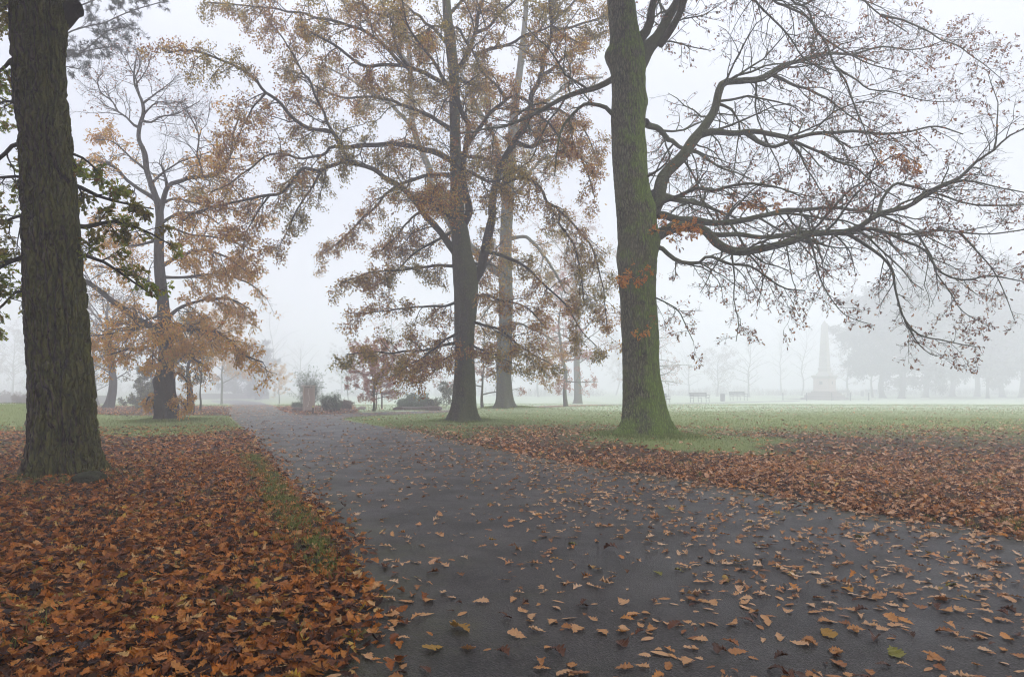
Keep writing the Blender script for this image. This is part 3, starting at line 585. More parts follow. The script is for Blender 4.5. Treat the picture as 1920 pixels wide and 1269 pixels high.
# ------------------------------------------------------------ the big near trees
# left foreground oak
gx0, gy0 = G(128, 903)
t = Tree('oak_tree', 128, 903, gy0, 'massive dark furrowed oak trunk at the left, rising from deep leaf litter', 11, M['bark_left'], M['bark_twig'])
sx, sy, sz = W(140, 18, t.Y - .15)
t.trunk([(128, 905), (122, 860), (116, 790), (110, 700), (104, 600), (100, 500), (93, 400), (88, 300), (78, 200), (72, 100), (70, 0), (66, -80), (62, -200), (70, -420), (60, -650), (80, -900)],
        [130, 132, 128, 122, 118, 116, 112, 108, 104, 106, 112, 106, 98, 84, 60, 30], 260, 760, .016, (5, .42, .62, 2.4), [(sx - .1, sy + .2, sz - .1, .3, .10)], .07)
t.finish_limb(*t.px_line([(95, 45), (118, 30), (136, 18), (148, 16)], t.Y + .12, t.Y + .10, 46, 36, 14), None, 'limb_stub'); t.root.children[-1].data.materials[0] = M['bark_left']
FLV = dict(d1=3.2, l1=1.0, k2=5, k3=3, wan=.2, trop=-.03, t0=.25, flat=.6)
L0 = W(88, 300, t.Y)
for key, pts, dY, w0, w1 in (('a', [(110, 330), (150, 352), (190, 372), (235, 382), (288, 392)], 1.2, 12, 3), ('b', [(112, 415), (160, 425), (205, 415), (265, 430), (325, 462)], 1.8, 13, 3),
                             ('c', [(112, 470), (165, 482), (210, 502), (255, 532), (292, 558)], 1.1, 11, 3), ('d', [(105, 280), (140, 292), (165, 305), (185, 322)], .8, 9, 3),
                             ('e', [(80, 262), (28, 272), (5, 292), (-40, 325)], .2, 12, 7), ('f', [(80, 345), (35, 332), (0, 330), (-50, 345)], .9, 8, 5), ('g', [(90, 470), (45, 482), (0, 500), (-40, 530), (-80, 560)], .4, 14, 6),
                             ('h', [(80, 130), (30, 110), (5, 130), (-40, 170)], 1.4, 10, 5), ('i', [(90, 560), (40, 545), (10, 570), (-30, 600)], 1.0, 8, 4), ('j', [(85, 400), (40, 405), (0, 420), (-45, 430)], 1.5, 9, 4),
                             ('k', [(80, 230), (40, 200), (10, 190), (-30, 210)], 1.9, 8, 4), ('l', [(70, 60), (30, 20), (0, 10), (-40, 0)], 1.6, 8, 4)):
    t.limb(key, pts, dY, w0, w1, foliage=dict(FLV, l1=.62 if key in 'abcd' else 1.0, d1=4.2 if key in 'abcd' else 3.4))
UPC = dict(d1=2.2, l1=2.6, k2=5, k3=2, wan=.2, trop=.0, t0=.2, flat=.5)
t.crown(M['lv_left'], 8, .115, 'lobe', .85, .3, .03)
def shade_crown(t, x, y, zs, L, n, a0, a1, mat, seed, el=.18):  # unseen canopy above the frame, spread and thickened to shade the foreground
    old = t.tw; t.tw = []; rg = np.random.default_rng(seed)
    for k in range(n):
        a = R(a0 + (a1 - a0) * (k + rg.random()) / n); z = zs[0] + (zs[1] - zs[0]) * ((k * 5) % n) / n
        t.free((x, y, z), (math.cos(a), math.sin(a), el + .25 * rg.random()), L * rg.uniform(.75, 1.1), .13, UPC, .0, .07)
    t.crown(mat, 8, .24, 'kite', 1, .3, .12, name='upper_foliage'); t.tw = old
shade_crown(t, W(66, -420, t.Y)[0], t.Y, (10.5, 15.5), 10.5, 30, 175, 352, M['lv_left'], 12)
mossy = plain_mat('mossy_stone', (.05, .055, .028), .9, .5, 9, .8, .2, 0, .03)
def rock(name, x, y, s, label, mat, seed):
    th, ph = np.meshgrid(np.linspace(0, 2 * math.pi, 33)[:-1], np.linspace(.05, math.pi * .62, 16)); V = np.stack([np.sin(ph) * np.cos(th), np.sin(ph) * np.sin(th), np.cos(ph)], -1).reshape(-1, 3)
    V = V * (1 + .28 * vnoise(V * 1.8, seed) + .1 * vnoise(V * 5, seed + 1))[:, None] * np.array(s); V[:, 2] += ground_h(x, y) + s[2] * .1
    idx = np.arange(16 * 32).reshape(16, 32); a, b = idx[:-1], idx[1:]; Q = np.stack([a, b, np.roll(b, -1, 1), np.roll(a, -1, 1)], -1).reshape(-1, 4)
    V = np.vstack([V, [0, 0, V[:, 2].max()]]); T = np.stack([idx[0], np.roll(idx[0], -1), np.full(32, 512)], -1)
    o = mesh_obj(name, V, [Q, T], mat, loc=(x, y, 0)); tag(o, label, 'rock'); return o
rock('rock', *G(168, 917), (.25, .18, .14), 'flat mossy stone half buried in leaves at the foot of the left oak', mossy, 3)

# big oak on the right with the long bare limbs
gx1, gy1 = G(1208, 826)
t = Tree('oak_tree', 1208, 826, gy1, 'big mossy oak right of the path with long sweeping nearly bare limbs', 21, M['bark_right'], M['bark_limb'])
kx, ky, kz = W(1141, 108, t.Y); bx, by, bz = W(1215, 390, t.Y - .3); cx2, _, cz2 = W(1228, 445, t.Y)
dx, _, dz = W(1211, 190, t.Y); ex, _, ez = W(1160, 485, t.Y)
t.trunk([(1208, 828), (1206, 770), (1201, 700), (1199, 640), (1195, 555), (1194, 454), (1186, 353), (1178, 252), (1180, 170), (1178, 100), (1168, 40), (1163, -20), (1158, -90), (1155, -180)],
        [80, 76, 70, 68, 68, 71, 68, 60, 62, 66, 56, 52, 46, 40], 170, 460, .018, (5, .55, .8, .6), [(kx, t.Y, kz, .28, .2), (bx, by, bz, .35, .17), (cx2, t.Y, cz2, .4, .16), (dx, t.Y, dz, .22, .08), (ex, t.Y, ez, .25, .05)], .022)
FR = dict(d1=2.2, l1=3.0, k2=7, k3=4, wan=.19, trop=-.035, t0=.22, flat=.75)
FR2 = dict(FR, l1=2.1, d1=3.0); FRs = dict(FR, l1=1.3, d1=3.2)
LR = [('T2', [(1188, 150), (1212, 96), (1236, 68), (1254, 35), (1270, 0), (1290, -60), (1310, -130)], .8, 34, 18, 'trunk', FR2),
      ('T3', [(1196, 95), (1212, 55), (1224, 18), (1229, -5), (1240, -70), (1250, -140)], -.8, 22, 12, 'trunk', FR2),
      ('R1', [(1214, 425), (1226, 393), (1246, 333), (1276, 297), (1307, 257), (1327, 227), (1342, 202), (1347, 171), (1357, 156), (1392, 149), (1428, 144), (1463, 126), (1508, 113), (1539, 101), (1574, 101), (1609, 106), (1650, 120)], 3., 36, 5, 'trunk', FR),
      ('R1a', [(1440, 140), (1473, 151), (1503, 164), (1529, 176), (1554, 187), (1590, 215), (1630, 240)], 1, 9, 3, 'R1', FR2),
      ('R1b', [(1310, 258), (1342, 247), (1377, 250), (1413, 247), (1453, 252), (1488, 262), (1513, 252), (1554, 247), (1604, 247), (1655, 252), (1705, 247), (1755, 237), (1806, 252)], -1.2, 17, 3, 'R1', FR),
      ('R1c', [(1398, 250), (1423, 267), (1453, 275), (1483, 267), (1529, 282), (1564, 303), (1604, 313), (1640, 345), (1690, 375)], -.8, 11, 3, 'R1b', FR2),
      ('R1d', [(1483, 267), (1503, 297), (1518, 328), (1540, 362), (1570, 400)], .6, 6, 2, 'R1c', FRs),
      ('R1e', [(1349, 190), (1375, 205), (1385, 240), (1380, 290), (1375, 330)], -.8, 7, 2, 'R1', FRs),
      ('R2', [(1222, 455), (1236, 440), (1251, 431), (1281, 426), (1317, 434), (1342, 454), (1372, 469), (1402, 471), (1443, 464), (1483, 454), (1518, 439), (1554, 436), (1594, 431), (1634, 408), (1665, 396), (1705, 386), (1740, 363), (1770, 345), (1801, 333), (1831, 303), (1866, 280), (1889, 257), (1935, 235)], -3.2, 33, 5, 'trunk', FR),
      ('R2a', [(1317, 434), (1342, 441), (1382, 441), (1423, 444), (1473, 439), (1518, 437), (1594, 439), (1634, 431), (1665, 434), (1705, 439), (1755, 431), (1806, 436), (1856, 439), (1925, 430)], -.4, 13, 4, 'R2', FR),
      ('R2b', [(1594, 434), (1634, 428), (1670, 439), (1700, 454), (1735, 469), (1755, 499), (1781, 519), (1816, 524), (1856, 517), (1930, 530)], -1.4, 11, 3, 'R2', FR2),
      ('R2c', [(1590, 432), (1624, 459), (1655, 484), (1675, 524), (1685, 565), (1700, 605), (1725, 630), (1760, 636), (1790, 643), (1838, 652)], -.8, 10, 2.5, 'R2', FRs),
      ('R2cc', [(1700, 605), (1718, 640), (1738, 660), (1757, 668)], -.2, 5, 2, 'R2c', FRs),
      ('R2d', [(1640, 405), (1655, 373), (1670, 353), (1680, 345), (1715, 350), (1755, 363), (1806, 378), (1856, 386), (1925, 383)], 1.2, 9, 3, 'R2', FR2),
      ('R2e', [(1770, 345), (1806, 338), (1856, 348), (1925, 362)], -.6, 7, 3, 'R2', FR2),
      ('R2f', [(1866, 280), (1870, 220), (1862, 170), (1850, 130)], .5, 5, 2, 'R2', FRs),
      ('R3', [(1222, 398), (1241, 403), (1271, 413), (1322, 416), (1362, 418), (1402, 413), (1433, 403), (1473, 393), (1513, 391), (1554, 391), (1584, 393), (1640, 400), (1690, 420), (1740, 445), (1790, 470)], 2.4, 20, 4, 'trunk', FR),
      ('R3b', [(1433, 403), (1470, 400), (1503, 403), (1564, 413), (1610, 425), (1660, 450), (1700, 490)], .8, 8, 3, 'R3', FR2),
      ('R4', [(1212, 400), (1228, 390), (1251, 376), (1281, 363), (1307, 353), (1337, 358), (1372, 348), (1413, 345), (1460, 352), (1510, 372)], -2.2, 14, 3, 'trunk', FR2),
      ('R4b', [(1325, 360), (1312, 388), (1291, 403), (1280, 425)], -.4, 5, 2, 'R4', FRs),
      ('R4c', [(1212, 345), (1228, 325), (1250, 305), (1262, 280)], -1.2, 9, 3, 'trunk', FRs),
      ('R5', [(1225, 455), (1236, 464), (1256, 479), (1281, 492), (1312, 494), (1332, 479), (1367, 494), (1402, 499), (1428, 514), (1470, 540), (1510, 545)], -1.3, 14, 3, 'trunk', FR2),
      ('R5b', [(1372, 480), (1376, 520), (1375, 560), (1385, 600), (1380, 640)], -.5, 5, 2, 'R2', FRs),
      ('R5c', [(1518, 440), (1534, 504), (1549, 550), (1584, 590), (1625, 606)], .2, 6, 2, 'R2', FRs),
      ('R5d', [(1725, 436), (1745, 484), (1776, 545), (1806, 585), (1856, 612)], .5, 6, 2, 'R2a', FRs),
      ('R5e', [(1795, 432), (1831, 469), (1877, 535), (1902, 600)], .4, 6, 2, 'R2a', FRs),
      ('R5f', [(1232, 545), (1262, 575), (1285, 610), (1300, 640)], -1.2, 5, 2, 'trunk', FRs),
      ('R6', [(1262, 20), (1300, -70), (1345, -85), (1388, -50), (1418, 0), (1443, 30), (1468, 55), (1488, 81), (1508, 110), (1560, 140)], -1.4, 10, 3, 'T2', FR2),
      ('R7', [(1283, -45), (1340, -110), (1400, -70), (1448, 0), (1478, 15), (1508, 30), (1529, 55), (1549, 86), (1564, 121), (1584, 151), (1604, 202), (1619, 237), (1635, 282), (1665, 330)], -2.4, 10, 2.5, 'T2', FR),
      ('R8', [(1283, -45), (1370, -90), (1430, -60), (1478, -5), (1513, 15), (1534, 60), (1554, 76), (1584, 96), (1630, 120), (1690, 135)], 2.4, 9, 3, 'T2', FR),
      ('R9', [(1285, -50), (1400, -130), (1500, -100), (1580, -40), (1640, 20), (1700, 60)], .2, 10, 3, 'T2', FR),
      ('R10', [(1600, 104), (1660, 88), (1710, 95), (1760, 80), (1800, 60)], -.6, 6, 2, 'R1', dict(FR, l1=2.4, d1=3.2)), ('R11', [(1655, 20), (1700, 40), (1760, 70), (1830, 110), (1880, 150)], .5, 6, 2, 'R9', dict(FR, l1=2.4, d1=3.2)),
      ('R12', [(1560, 130), (1620, 160), (1680, 175), (1740, 190), (1800, 190)], .6, 5, 2, 'R7', dict(FR, l1=2.2, d1=3.2)), ('R13', [(1500, 15), (1560, -10), (1620, 0), (1680, 30)], -.5, 5, 2, 'R8', dict(FR, l1=2.2, d1=3)),
      ('L1', [(1160, 222), (1148, 213), (1135, 201), (1100, 195), (1080, 207), (1068, 222), (1050, 250), (1044, 285), (1040, 330)], -1.3, 12, 3, 'trunk', FRs)]
for key, pts, dY, w0, w1, par, fo in LR: t.limb(key, pts, dY, w0 * (.8 if key[0] != 'T' else 1.15), min(w1, 3) * .7, par, fo, wig=.07)
tx_ = t.x
for st, di, L in (((tx_ + .1, t.Y + .3, 9.3), (.5, 1, .25), 7), ((tx_ - .2, t.Y + .3, 10.8), (-.5, 1, .2), 7), ((tx_ + .3, t.Y + .2, 7.2), (.7, 1, .2), 6), ((tx_ + .4, t.Y - .2, 11.3), (.6, -.8, .3), 5)):
    t.free(st, di, L, .11, FR, .0)
t.crown(M['lv_right'], 2, .095, 'lobe', .42, .3, .03, curl=.6)
shade_crown(t, t.x - .6, t.Y, (15, 18), 10.5, 20, 175, 330, M['lv_right'], 22, .1)
# the low orange sprays on this oak
tw_old = t.tw; t.tw = []
t.limb('O1', [(1232, 478), (1222, 500), (1200, 515), (1178, 524), (1158, 520)], -1.2, 6, 2, 'trunk', dict(d1=5, l1=.55, k2=3, k3=2, wan=.2, trop=-.02, t0=.2))
t.limb('O2', [(1215, 600), (1212, 612), (1200, 625)], -.9, 4, 2, 'trunk', dict(d1=4, l1=.4, k2=2, k3=1, wan=.2, trop=-.04, t0=.3))
t.limb('O3', [(1232, 440), (1262, 425), (1290, 428), (1305, 420)], -2.0, 5, 2, 'trunk', dict(d1=4, l1=.5, k2=3, k3=2, wan=.2, trop=-.02, t0=.2))
t.limb('O4', [(1350, 392), (1390, 375), (1420, 388), (1450, 385)], -.8, 4, 2, 'R3', dict(d1=4, l1=.6, k2=3, k3=2, wan=.2, trop=-.02, t0=.2))
t.limb('O5', [(1640, 300), (1680, 290), (1720, 305)], -.8, 4, 2, 'R1c', dict(d1=4, l1=.6, k2=3, k3=2, wan=.2, trop=-.02, t0=.2))
t.crown(M['lv_orange'], 3, .125, 'lobe', 1, .3, .02, name='orange_foliage', curl=.6)

# the forked oak in the middle
gx2, gy2 = G(867, 796)
t = Tree('oak_tree', 867, 796, gy2, 'forked oak with a dense rust and olive crown in the middle of the photo', 31, M['bark_mid'], M['bark_dark'])
t.trunk([(867, 797), (869, 740), (870, 690), (871, 620), (874, 570), (873, 530), (867, 489), (864, 440), (858, 400), (856, 340), (854, 280), (853, 220), (852, 160), (848, 110), (842, 60), (837, 0), (834, -80), (830, -160)],
        [45, 43, 39, 40, 44, 46, 38, 36, 28, 24, 22, 21, 21, 20, 19, 17, 14, 8], 80, 300, .012, (5, .42, .85, 1.2), [(W(884, 505, t.Y)[0], t.Y, W(884, 505, t.Y)[2], .45, .16)], .014)
FC = dict(d1=3.2, l1=2.0, k2=6, k3=4, wan=.22, trop=-.05, t0=.12, flat=.8)
FC2 = dict(FC, l1=1.6); FCd = dict(FC, l1=1.35, d1=3.2, t0=.1, trop=-.05, taper=.3, flat=.5)
LC = [('B', [(868, 430), (880, 398), (873, 360), (870, 330), (872, 300), (877, 265), (876, 225), (864, 199), (845, 170), (830, 156), (799, 137), (774, 129), (752, 122), (717, 121), (682, 124), (653, 105), (632, 88), (600, 70), (560, 50)], -2.5, 19, 5, 'trunk', FC),
      ('B2', [(763, 125), (749, 103), (740, 78), (735, 39), (703, 25), (671, 0), (635, -45)], -.8, 9, 4, 'B', FC),
      ('B3', [(850, 175), (852, 142), (866, 121), (875, 96), (884, 85), (894, 53), (905, 0), (918, -70), (925, -120)], .8, 13, 6, 'B', FC),
      ('B3b', [(894, 60), (919, 50), (940, 25), (969, 0), (1000, -50)], -1, 8, 4, 'B3', FC),
      ('B3c', [(882, 88), (866, 64), (859, 50), (834, 50), (809, 53), (790, 65), (770, 70)], -1.4, 7, 3, 'B3', FC2),
      ('C', [(880, 268), (898, 241), (919, 213), (940, 193), (955, 179), (976, 183), (997, 202), (1015, 220), (1040, 245), (1060, 285)], -2., 12, 3, 'B', FC2),
      ('C2', [(945, 186), (930, 160), (908, 138), (894, 113), (886, 95)], .2, 8, 5, 'C', FC2),
      ('C3', [(892, 108), (919, 92), (955, 83), (990, 67), (1018, 55), (1036, 50), (1060, 68), (1085, 80)], -1.2, 9, 3, 'C2', FC),
      ('D1', [(857, 305), (834, 294), (813, 284), (791, 280), (770, 275), (717, 273), (671, 275), (643, 273), (627, 252), (599, 244), (571, 236), (544, 217), (524, 193), (497, 173), (481, 150), (453, 130), (426, 118), (378, 99), (347, 95), (315, 99)], -4., 15, 4, 'trunk', FC),
      ('D1b', [(650, 274), (621, 277), (605, 292), (567, 296), (540, 294), (512, 292), (489, 300), (457, 323), (426, 347), (395, 360)], -1., 8, 3, 'D1', FC),
      ('D1c', [(500, 175), (470, 215), (450, 250), (430, 300)], -.6, 5, 2, 'D1', FC2),
      ('E', [(862, 490), (841, 457), (827, 439), (809, 418), (791, 397), (777, 376), (756, 355), (735, 340), (717, 330), (689, 316), (664, 309), (643, 303), (621, 312), (594, 323), (567, 317), (548, 339), (524, 363), (497, 366), (465, 374), (426, 382), (394, 390), (363, 400), (343, 414)], -4.2, 19, 3.5, 'trunk', FC),
      ('E2', [(790, 396), (772, 406), (760, 425), (740, 445), (715, 470)], -1.6, 6, 3, 'E', FCd),
      ('E3', [(600, 320), (585, 350), (560, 390), (540, 430), (520, 470)], -.6, 6, 2, 'E', FC2), ('E4', [(500, 366), (480, 400), (460, 440), (455, 480)], -.6, 5, 2, 'E', FC2),
      ('F', [(884, 545), (901, 508), (908, 480), (915, 450), (923, 408), (930, 355), (935, 319), (947, 294), (962, 277), (972, 252), (986, 230), (994, 209), (997, 177), (1008, 156), (1018, 131), (1020, 106), (1033, 78), (1034, 46), (1031, 0), (1034, -80)], -.8, 25, 7, 'trunk', FC),
      ('F2', [(1016, 145), (1033, 131), (1057, 110), (1079, 92), (1107, 74), (1139, 57)], 1, 9, 3, 'F', FC2),
      ('F2b', [(1034, 60), (1060, 55), (1089, 46), (1125, 35), (1150, 20)], .6, 8, 3, 'F', FC2),
      ('F3', [(966, 272), (994, 275), (1011, 268), (1029, 262), (1055, 262), (1080, 285), (1100, 320), (1115, 370)], -1.3, 11, 3, 'F', FC2),
      ('F4', [(935, 356), (955, 340), (972, 333), (987, 333), (1008, 348), (1026, 376), (1047, 395), (1047, 418), (1061, 432), (1080, 470), (1090, 520), (1095, 570)], -1.6, 10, 3, 'F', FC2),
      ('F5', [(1047, 400), (1075, 420), (1105, 460), (1125, 520), (1135, 580), (1140, 630)], -.3, 6, 2, 'F4', FC2),
      ('F6', [(994, 215), (1030, 205), (1070, 215), (1100, 250), (1118, 300)], .8, 9, 3, 'F', FC2),
      ('G1', [(868, 640), (830, 648), (790, 655), (745, 660), (700, 660), (650, 664)], -3.4, 9, 2, 'trunk', FCd), ('G2', [(866, 620), (830, 640), (790, 670), (760, 690), (735, 705)], -4.2, 8, 2, 'trunk', FCd),
      ('G3', [(864, 560), (825, 575), (780, 575), (740, 580), (700, 585), (665, 590)], -2.6, 8, 2, 'trunk', FCd), ('G4', [(864, 500), (820, 500), (760, 505), (700, 510), (640, 530)], -3, 9, 2, 'trunk', dict(FCd, l1=1.2)),
      ('G5', [(876, 600), (905, 610), (935, 620), (965, 640), (1000, 665), (1030, 680)], -2.8, 9, 2, 'trunk', dict(FCd, l1=1.4)), ('G6', [(880, 560), (915, 555), (950, 565), (990, 580), (1020, 610)], -2.4, 9, 2, 'trunk', dict(FCd, l1=1.5)),
      ('G7', [(876, 640), (900, 655), (930, 668), (960, 680)], -3, 7, 2, 'trunk', dict(FCd, l1=1.1)), ('G8', [(912, 470), (945, 480), (985, 500), (1020, 530), (1060, 570), (1090, 620), (1120, 650)], -2.2, 9, 2, 'F', FCd),
      ('G9', [(850, 430), (810, 455), (770, 480), (730, 520), (690, 545)], -1, 8, 2, 'trunk', FCd), ('G10', [(866, 660), (835, 672), (800, 690), (775, 702)], -3.6, 6, 2, 'trunk', dict(FCd, l1=.8)),
      ('H1', [(856, 250), (800, 215), (745, 195), (690, 185), (630, 180), (570, 150)], 2.4, 11, 3, 'trunk', FC), ('H2', [(855, 330), (800, 330), (740, 350), (690, 400), (640, 450), (600, 480)], 2.6, 10, 3, 'trunk', FC2),
      ('H3', [(848, 90), (800, 40), (750, 0), (700, -40)], 1.5, 9, 4, 'trunk', FC), ('H4', [(842, 30), (890, -20), (940, -60)], 1, 8, 4, 'trunk', FC), ('H5', [(1032, 40), (1080, 0), (1110, -40)], 1, 8, 3, 'F', FC2),
      ('H6', [(760, 122), (700, 70), (620, 40), (540, 20), (450, 10), (390, 5)], 1, 9, 3, 'B', FC), ('H7', [(640, 273), (600, 200), (560, 120), (520, 60), (480, 10)], 1.2, 8, 3, 'D1', FC)]
for key, pts, dY, w0, w1, par, fo in LC: t.limb(key, pts, dY, w0 * .82, w1 * .7, par, fo, wig=.11)
for zz, di in ((7, (.2, 1, .2)), (9, (-.4, 1, .2)), (11, (.6, .8, .2)), (13, (-.2, -1, .3)), (10, (.3, -1, .05)), (14, (.1, 1, .4)), (8, (-.3, -1, .1))): t.free((t.x - .1, t.Y, zz), di, 5, .09, FC, 0.)
t.crown(M['lv_center'], 6, .105, 'kite', 1.0, .3, .09)

# ------------------------------------------------------------ the tree behind it, the sweet chestnut, the pine
t = Tree('oak_tree', 946, 774, G(946, 774)[1], 'tall pale trunked oak standing just behind the forked oak on its own mound', 41, M['bark_pale'], M['bark_pale'])
t.trunk([(946, 776), (946, 740), (946, 683), (948, 577), (948, 500), (951, 400), (956, 330), (961, 250), (968, 180), (978, 106), (985, 30), (990, -60)], [32, 31, 29, 27, 24, 21, 20, 17, 14, 12, 10, 6], 48, 160, .02, (5, .5, .8, .8), (), .01)
FB = dict(d1=2.3, l1=2.4, k2=6, k3=3, wan=.22, trop=-.03, t0=.2, flat=.8)
for key, pts, dY, w0, w1, par in (('a', [(948, 520), (920, 500), (885, 465), (850, 430), (830, 390), (812, 350), (800, 310), (790, 290), (780, 255), (774, 230), (772, 180), (768, 110), (762, 60), (752, 0), (745, -50)], 1.5, 17, 7, 'trunk'),
                                  ('b', [(776, 235), (750, 215), (725, 190), (690, 170), (650, 145), (620, 130), (595, 120)], 1, 8, 3, 'a'), ('c', [(962, 330), (937, 294), (926, 266), (908, 223), (891, 191), (877, 160), (860, 130)], -1, 9, 4, 'trunk'),
                                  ('d', [(950, 450), (983, 446), (1004, 460), (1018, 478), (1040, 510), (1060, 550)], -2, 8, 3, 'trunk'), ('e', [(954, 372), (975, 355), (1000, 320), (1025, 297), (1070, 290), (1110, 310)], 2, 8, 3, 'trunk'),
                                  ('f', [(962, 250), (1000, 210), (1050, 170), (1090, 150), (1130, 145)], 1, 8, 3, 'trunk'), ('g', [(908, 223), (880, 200), (840, 180), (800, 175), (760, 180)], 1, 6, 3, 'c'),
                                  ('h', [(978, 106), (1010, 60), (1050, 10), (1080, -30)], -1, 7, 3, 'trunk'), ('i', [(770, 120), (720, 70), (680, 30), (640, 0)], 1, 7, 3, 'a'),
                                  ('j', [(948, 600), (980, 610), (1010, 620), (1040, 640)], -1.4, 5, 2, 'trunk'), ('k', [(948, 560), (920, 575), (900, 600)], -1, 5, 2, 'trunk'), ('l', [(948, 655), (985, 665), (1015, 690), (1035, 710)], 1, 4, 2, 'trunk')):
    t.limb(key, pts, dY, w0, w1, par, FB, wig=.12)
t.crown(M['lv_back'], 4, .15, 'kite', .9, .3, .08)

t = Tree('chestnut_tree', 313, 793, G(313, 793)[1], 'gnarled sweet chestnut with a swollen burred trunk and yellow leaves', 51, M['bark_dark'], M['bark_dark'])
Yc = t.Y
def lump(px, py, dy, r, a): p = W(px, py, Yc + dy); return (p[0], p[1], p[2], r, a)
t.trunk([(314, 795), (312, 765), (309, 735), (309, 712), (309, 690), (310, 660), (309, 627), (305, 568), (298, 489), (299, 440), (298, 394), (290, 365), (276, 323), (271, 288), (260, 260), (262, 236), (269, 213), (267, 193), (258, 172), (252, 155), (252, 130), (258, 100)],
        [46, 44, 40, 36, 31, 29, 30, 22, 19, 19, 18, 14, 13, 11, 9, 8, 8, 7, 5, 4, 3, 2], 72, 260, .03, (5, .35, .35, 1.5),
        [lump(292, 716, -.3, .20, .15), lump(326, 704, -.2, .18, .18), lump(304, 702, -.45, .15, .12), lump(298, 735, -.4, .12, .08), lump(318, 725, -.4, .14, .09), lump(325, 775, -.3, .3, .12), lump(296, 760, -.4, .3, .1), lump(322, 620, 0, .3, .1)], .012)
FH = dict(d1=3.2, l1=2.0, k2=6, k3=3, wan=.2, trop=-.04, t0=.15, flat=.8); FHl = dict(FH, l1=1.7, d1=4.2, trop=-.05)
bare = dict(FH, l1=1.0, d1=4.5, k2=6, k3=4, trop=.02, wan=.3); tw_top = []
LH = [('a', [(305, 630), (292, 619), (256, 596), (221, 572), (189, 545), (162, 529), (110, 500)], -1.5, 17, 8, 'trunk', FHl), ('b', [(312, 625), (340, 618), (394, 619), (426, 635), (453, 663), (493, 679)], -1.8, 10, 3, 'trunk', FHl),
      ('c', [(298, 385), (292, 375), (268, 359), (236, 335), (217, 315), (189, 303), (160, 303), (130, 315)], .6, 10, 4, 'trunk', FH), ('d', [(300, 400), (315, 351), (339, 339), (363, 331), (394, 329), (414, 323), (433, 288), (437, 252), (450, 215)], -1, 12, 3, 'trunk', FH),
      ('f', [(308, 640), (330, 655), (360, 670), (385, 690)], -2, 7, 3, 'trunk', FHl), ('g', [(308, 640), (280, 650), (240, 655), (205, 665)], -2.2, 8, 3, 'trunk', FHl), ('h', [(306, 600), (345, 575), (390, 560), (430, 560), (470, 580)], 1.2, 8, 3, 'trunk', FHl),
      ('i', [(302, 540), (260, 520), (220, 505), (180, 500)], 1.4, 8, 3, 'trunk', FH), ('j', [(300, 500), (340, 480), (380, 470), (420, 480), (450, 500)], -1, 8, 3, 'trunk', FHl), ('k', [(300, 460), (260, 430), (220, 420), (190, 425)], -1, 7, 3, 'trunk', FH),
      ('l', [(300, 420), (340, 400), (380, 400), (410, 420)], 1.3, 7, 3, 'trunk', FH), ('m', [(306, 620), (290, 650), (285, 690)], -1.8, 4, 2, 'trunk', dict(FHl, l1=.9)), ('n', [(310, 610), (330, 640), (335, 670)], -1.8, 4, 2, 'trunk', dict(FHl, l1=.9)),
      ('o', [(300, 700), (335, 700), (350, 720), (352, 760)], -.5, 4, 2, 'trunk', dict(FHl, l1=.5)), ('p', [(300, 740), (280, 745), (272, 765)], -.6, 4, 2, 'trunk', dict(FHl, l1=.45)), ('q', [(314, 750), (340, 752), (350, 770)], -.8, 4, 2, 'trunk', dict(FHl, l1=.4)),
      ('r1', [(296, 385), (330, 372), (370, 380), (420, 390), (470, 405)], 1.0, 6, 2, 'trunk', FH), ('r2', [(285, 345), (310, 320), (350, 300), (395, 285)], 1.2, 5, 2, 'trunk', FH), ('r3', [(298, 450), (250, 460), (200, 455), (170, 470)], .8, 6, 2, 'trunk', FH),
      ('r4', [(300, 520), (350, 520), (410, 515), (465, 530), (500, 560)], 1.6, 7, 2, 'trunk', FHl), ('r5', [(275, 320), (240, 290), (210, 265), (180, 262)], .8, 5, 2, 'trunk', dict(FH, l1=1.4)), ('r6', [(300, 420), (360, 440), (420, 450), (480, 470)], -.6, 6, 2, 'trunk', FH),
      ('r', [(306, 590), (250, 610), (210, 620), (185, 640)], -1.2, 6, 2, 'trunk', FHl)]
for key, pts, dY, w0, w1, par, fo in LH: t.limb(key, pts, dY, w0, w1, par, fo, wig=.07)
for di in ((.2, 1, .1), (-.3, -1, 0), (.3, -1, .05)): t.free((t.x, t.Y, 4.2), di, 3.5, .07, FHl)
t.crown(M['lv_chest'], 5, .15, 'long', .9, .5, .08, curl=.5)
keep_tw = t.tw; t.tw = []
for key, pts, dY, w0, w1, par in (('e', [(375, 332), (378, 315), (370, 292), (374, 256), (366, 236), (355, 217), (350, 205)], .3, 5, 2, 'd'), ('s', [(262, 240), (252, 236), (236, 221), (221, 209), (209, 189), (189, 173), (183, 150), (192, 138)], .5, 5, 2, 'trunk'),
                                  ('t', [(270, 228), (284, 229), (303, 219), (327, 213), (355, 201), (375, 190)], -.5, 5, 1.5, 'trunk'), ('u', [(268, 195), (292, 177), (311, 162), (325, 150)], .4, 4, 1.5, 'trunk'), ('v', [(262, 180), (255, 150), (240, 120), (225, 95)], .4, 4, 1.5, 'trunk'),
                                  ('w', [(256, 160), (275, 130), (285, 100)], -.4, 3, 1.5, 'trunk'), ('y', [(315, 352), (308, 325), (302, 308)], -.3, 6, 4, 'd'), ('z', [(255, 150), (262, 115), (250, 85)], .4, 3, 1.5, 'trunk'), ('z2', [(270, 215), (290, 195), (320, 190), (350, 195)], .6, 4, 1.5, 'trunk')):
    t.limb(key, pts, dY, w0, w1, par, dict(bare, l1=2.3, d1=5.5), wig=.06)
t.crown(M['lv_rust'], 1, .12, 'kite', .3, .3, .04, name='upper_foliage')

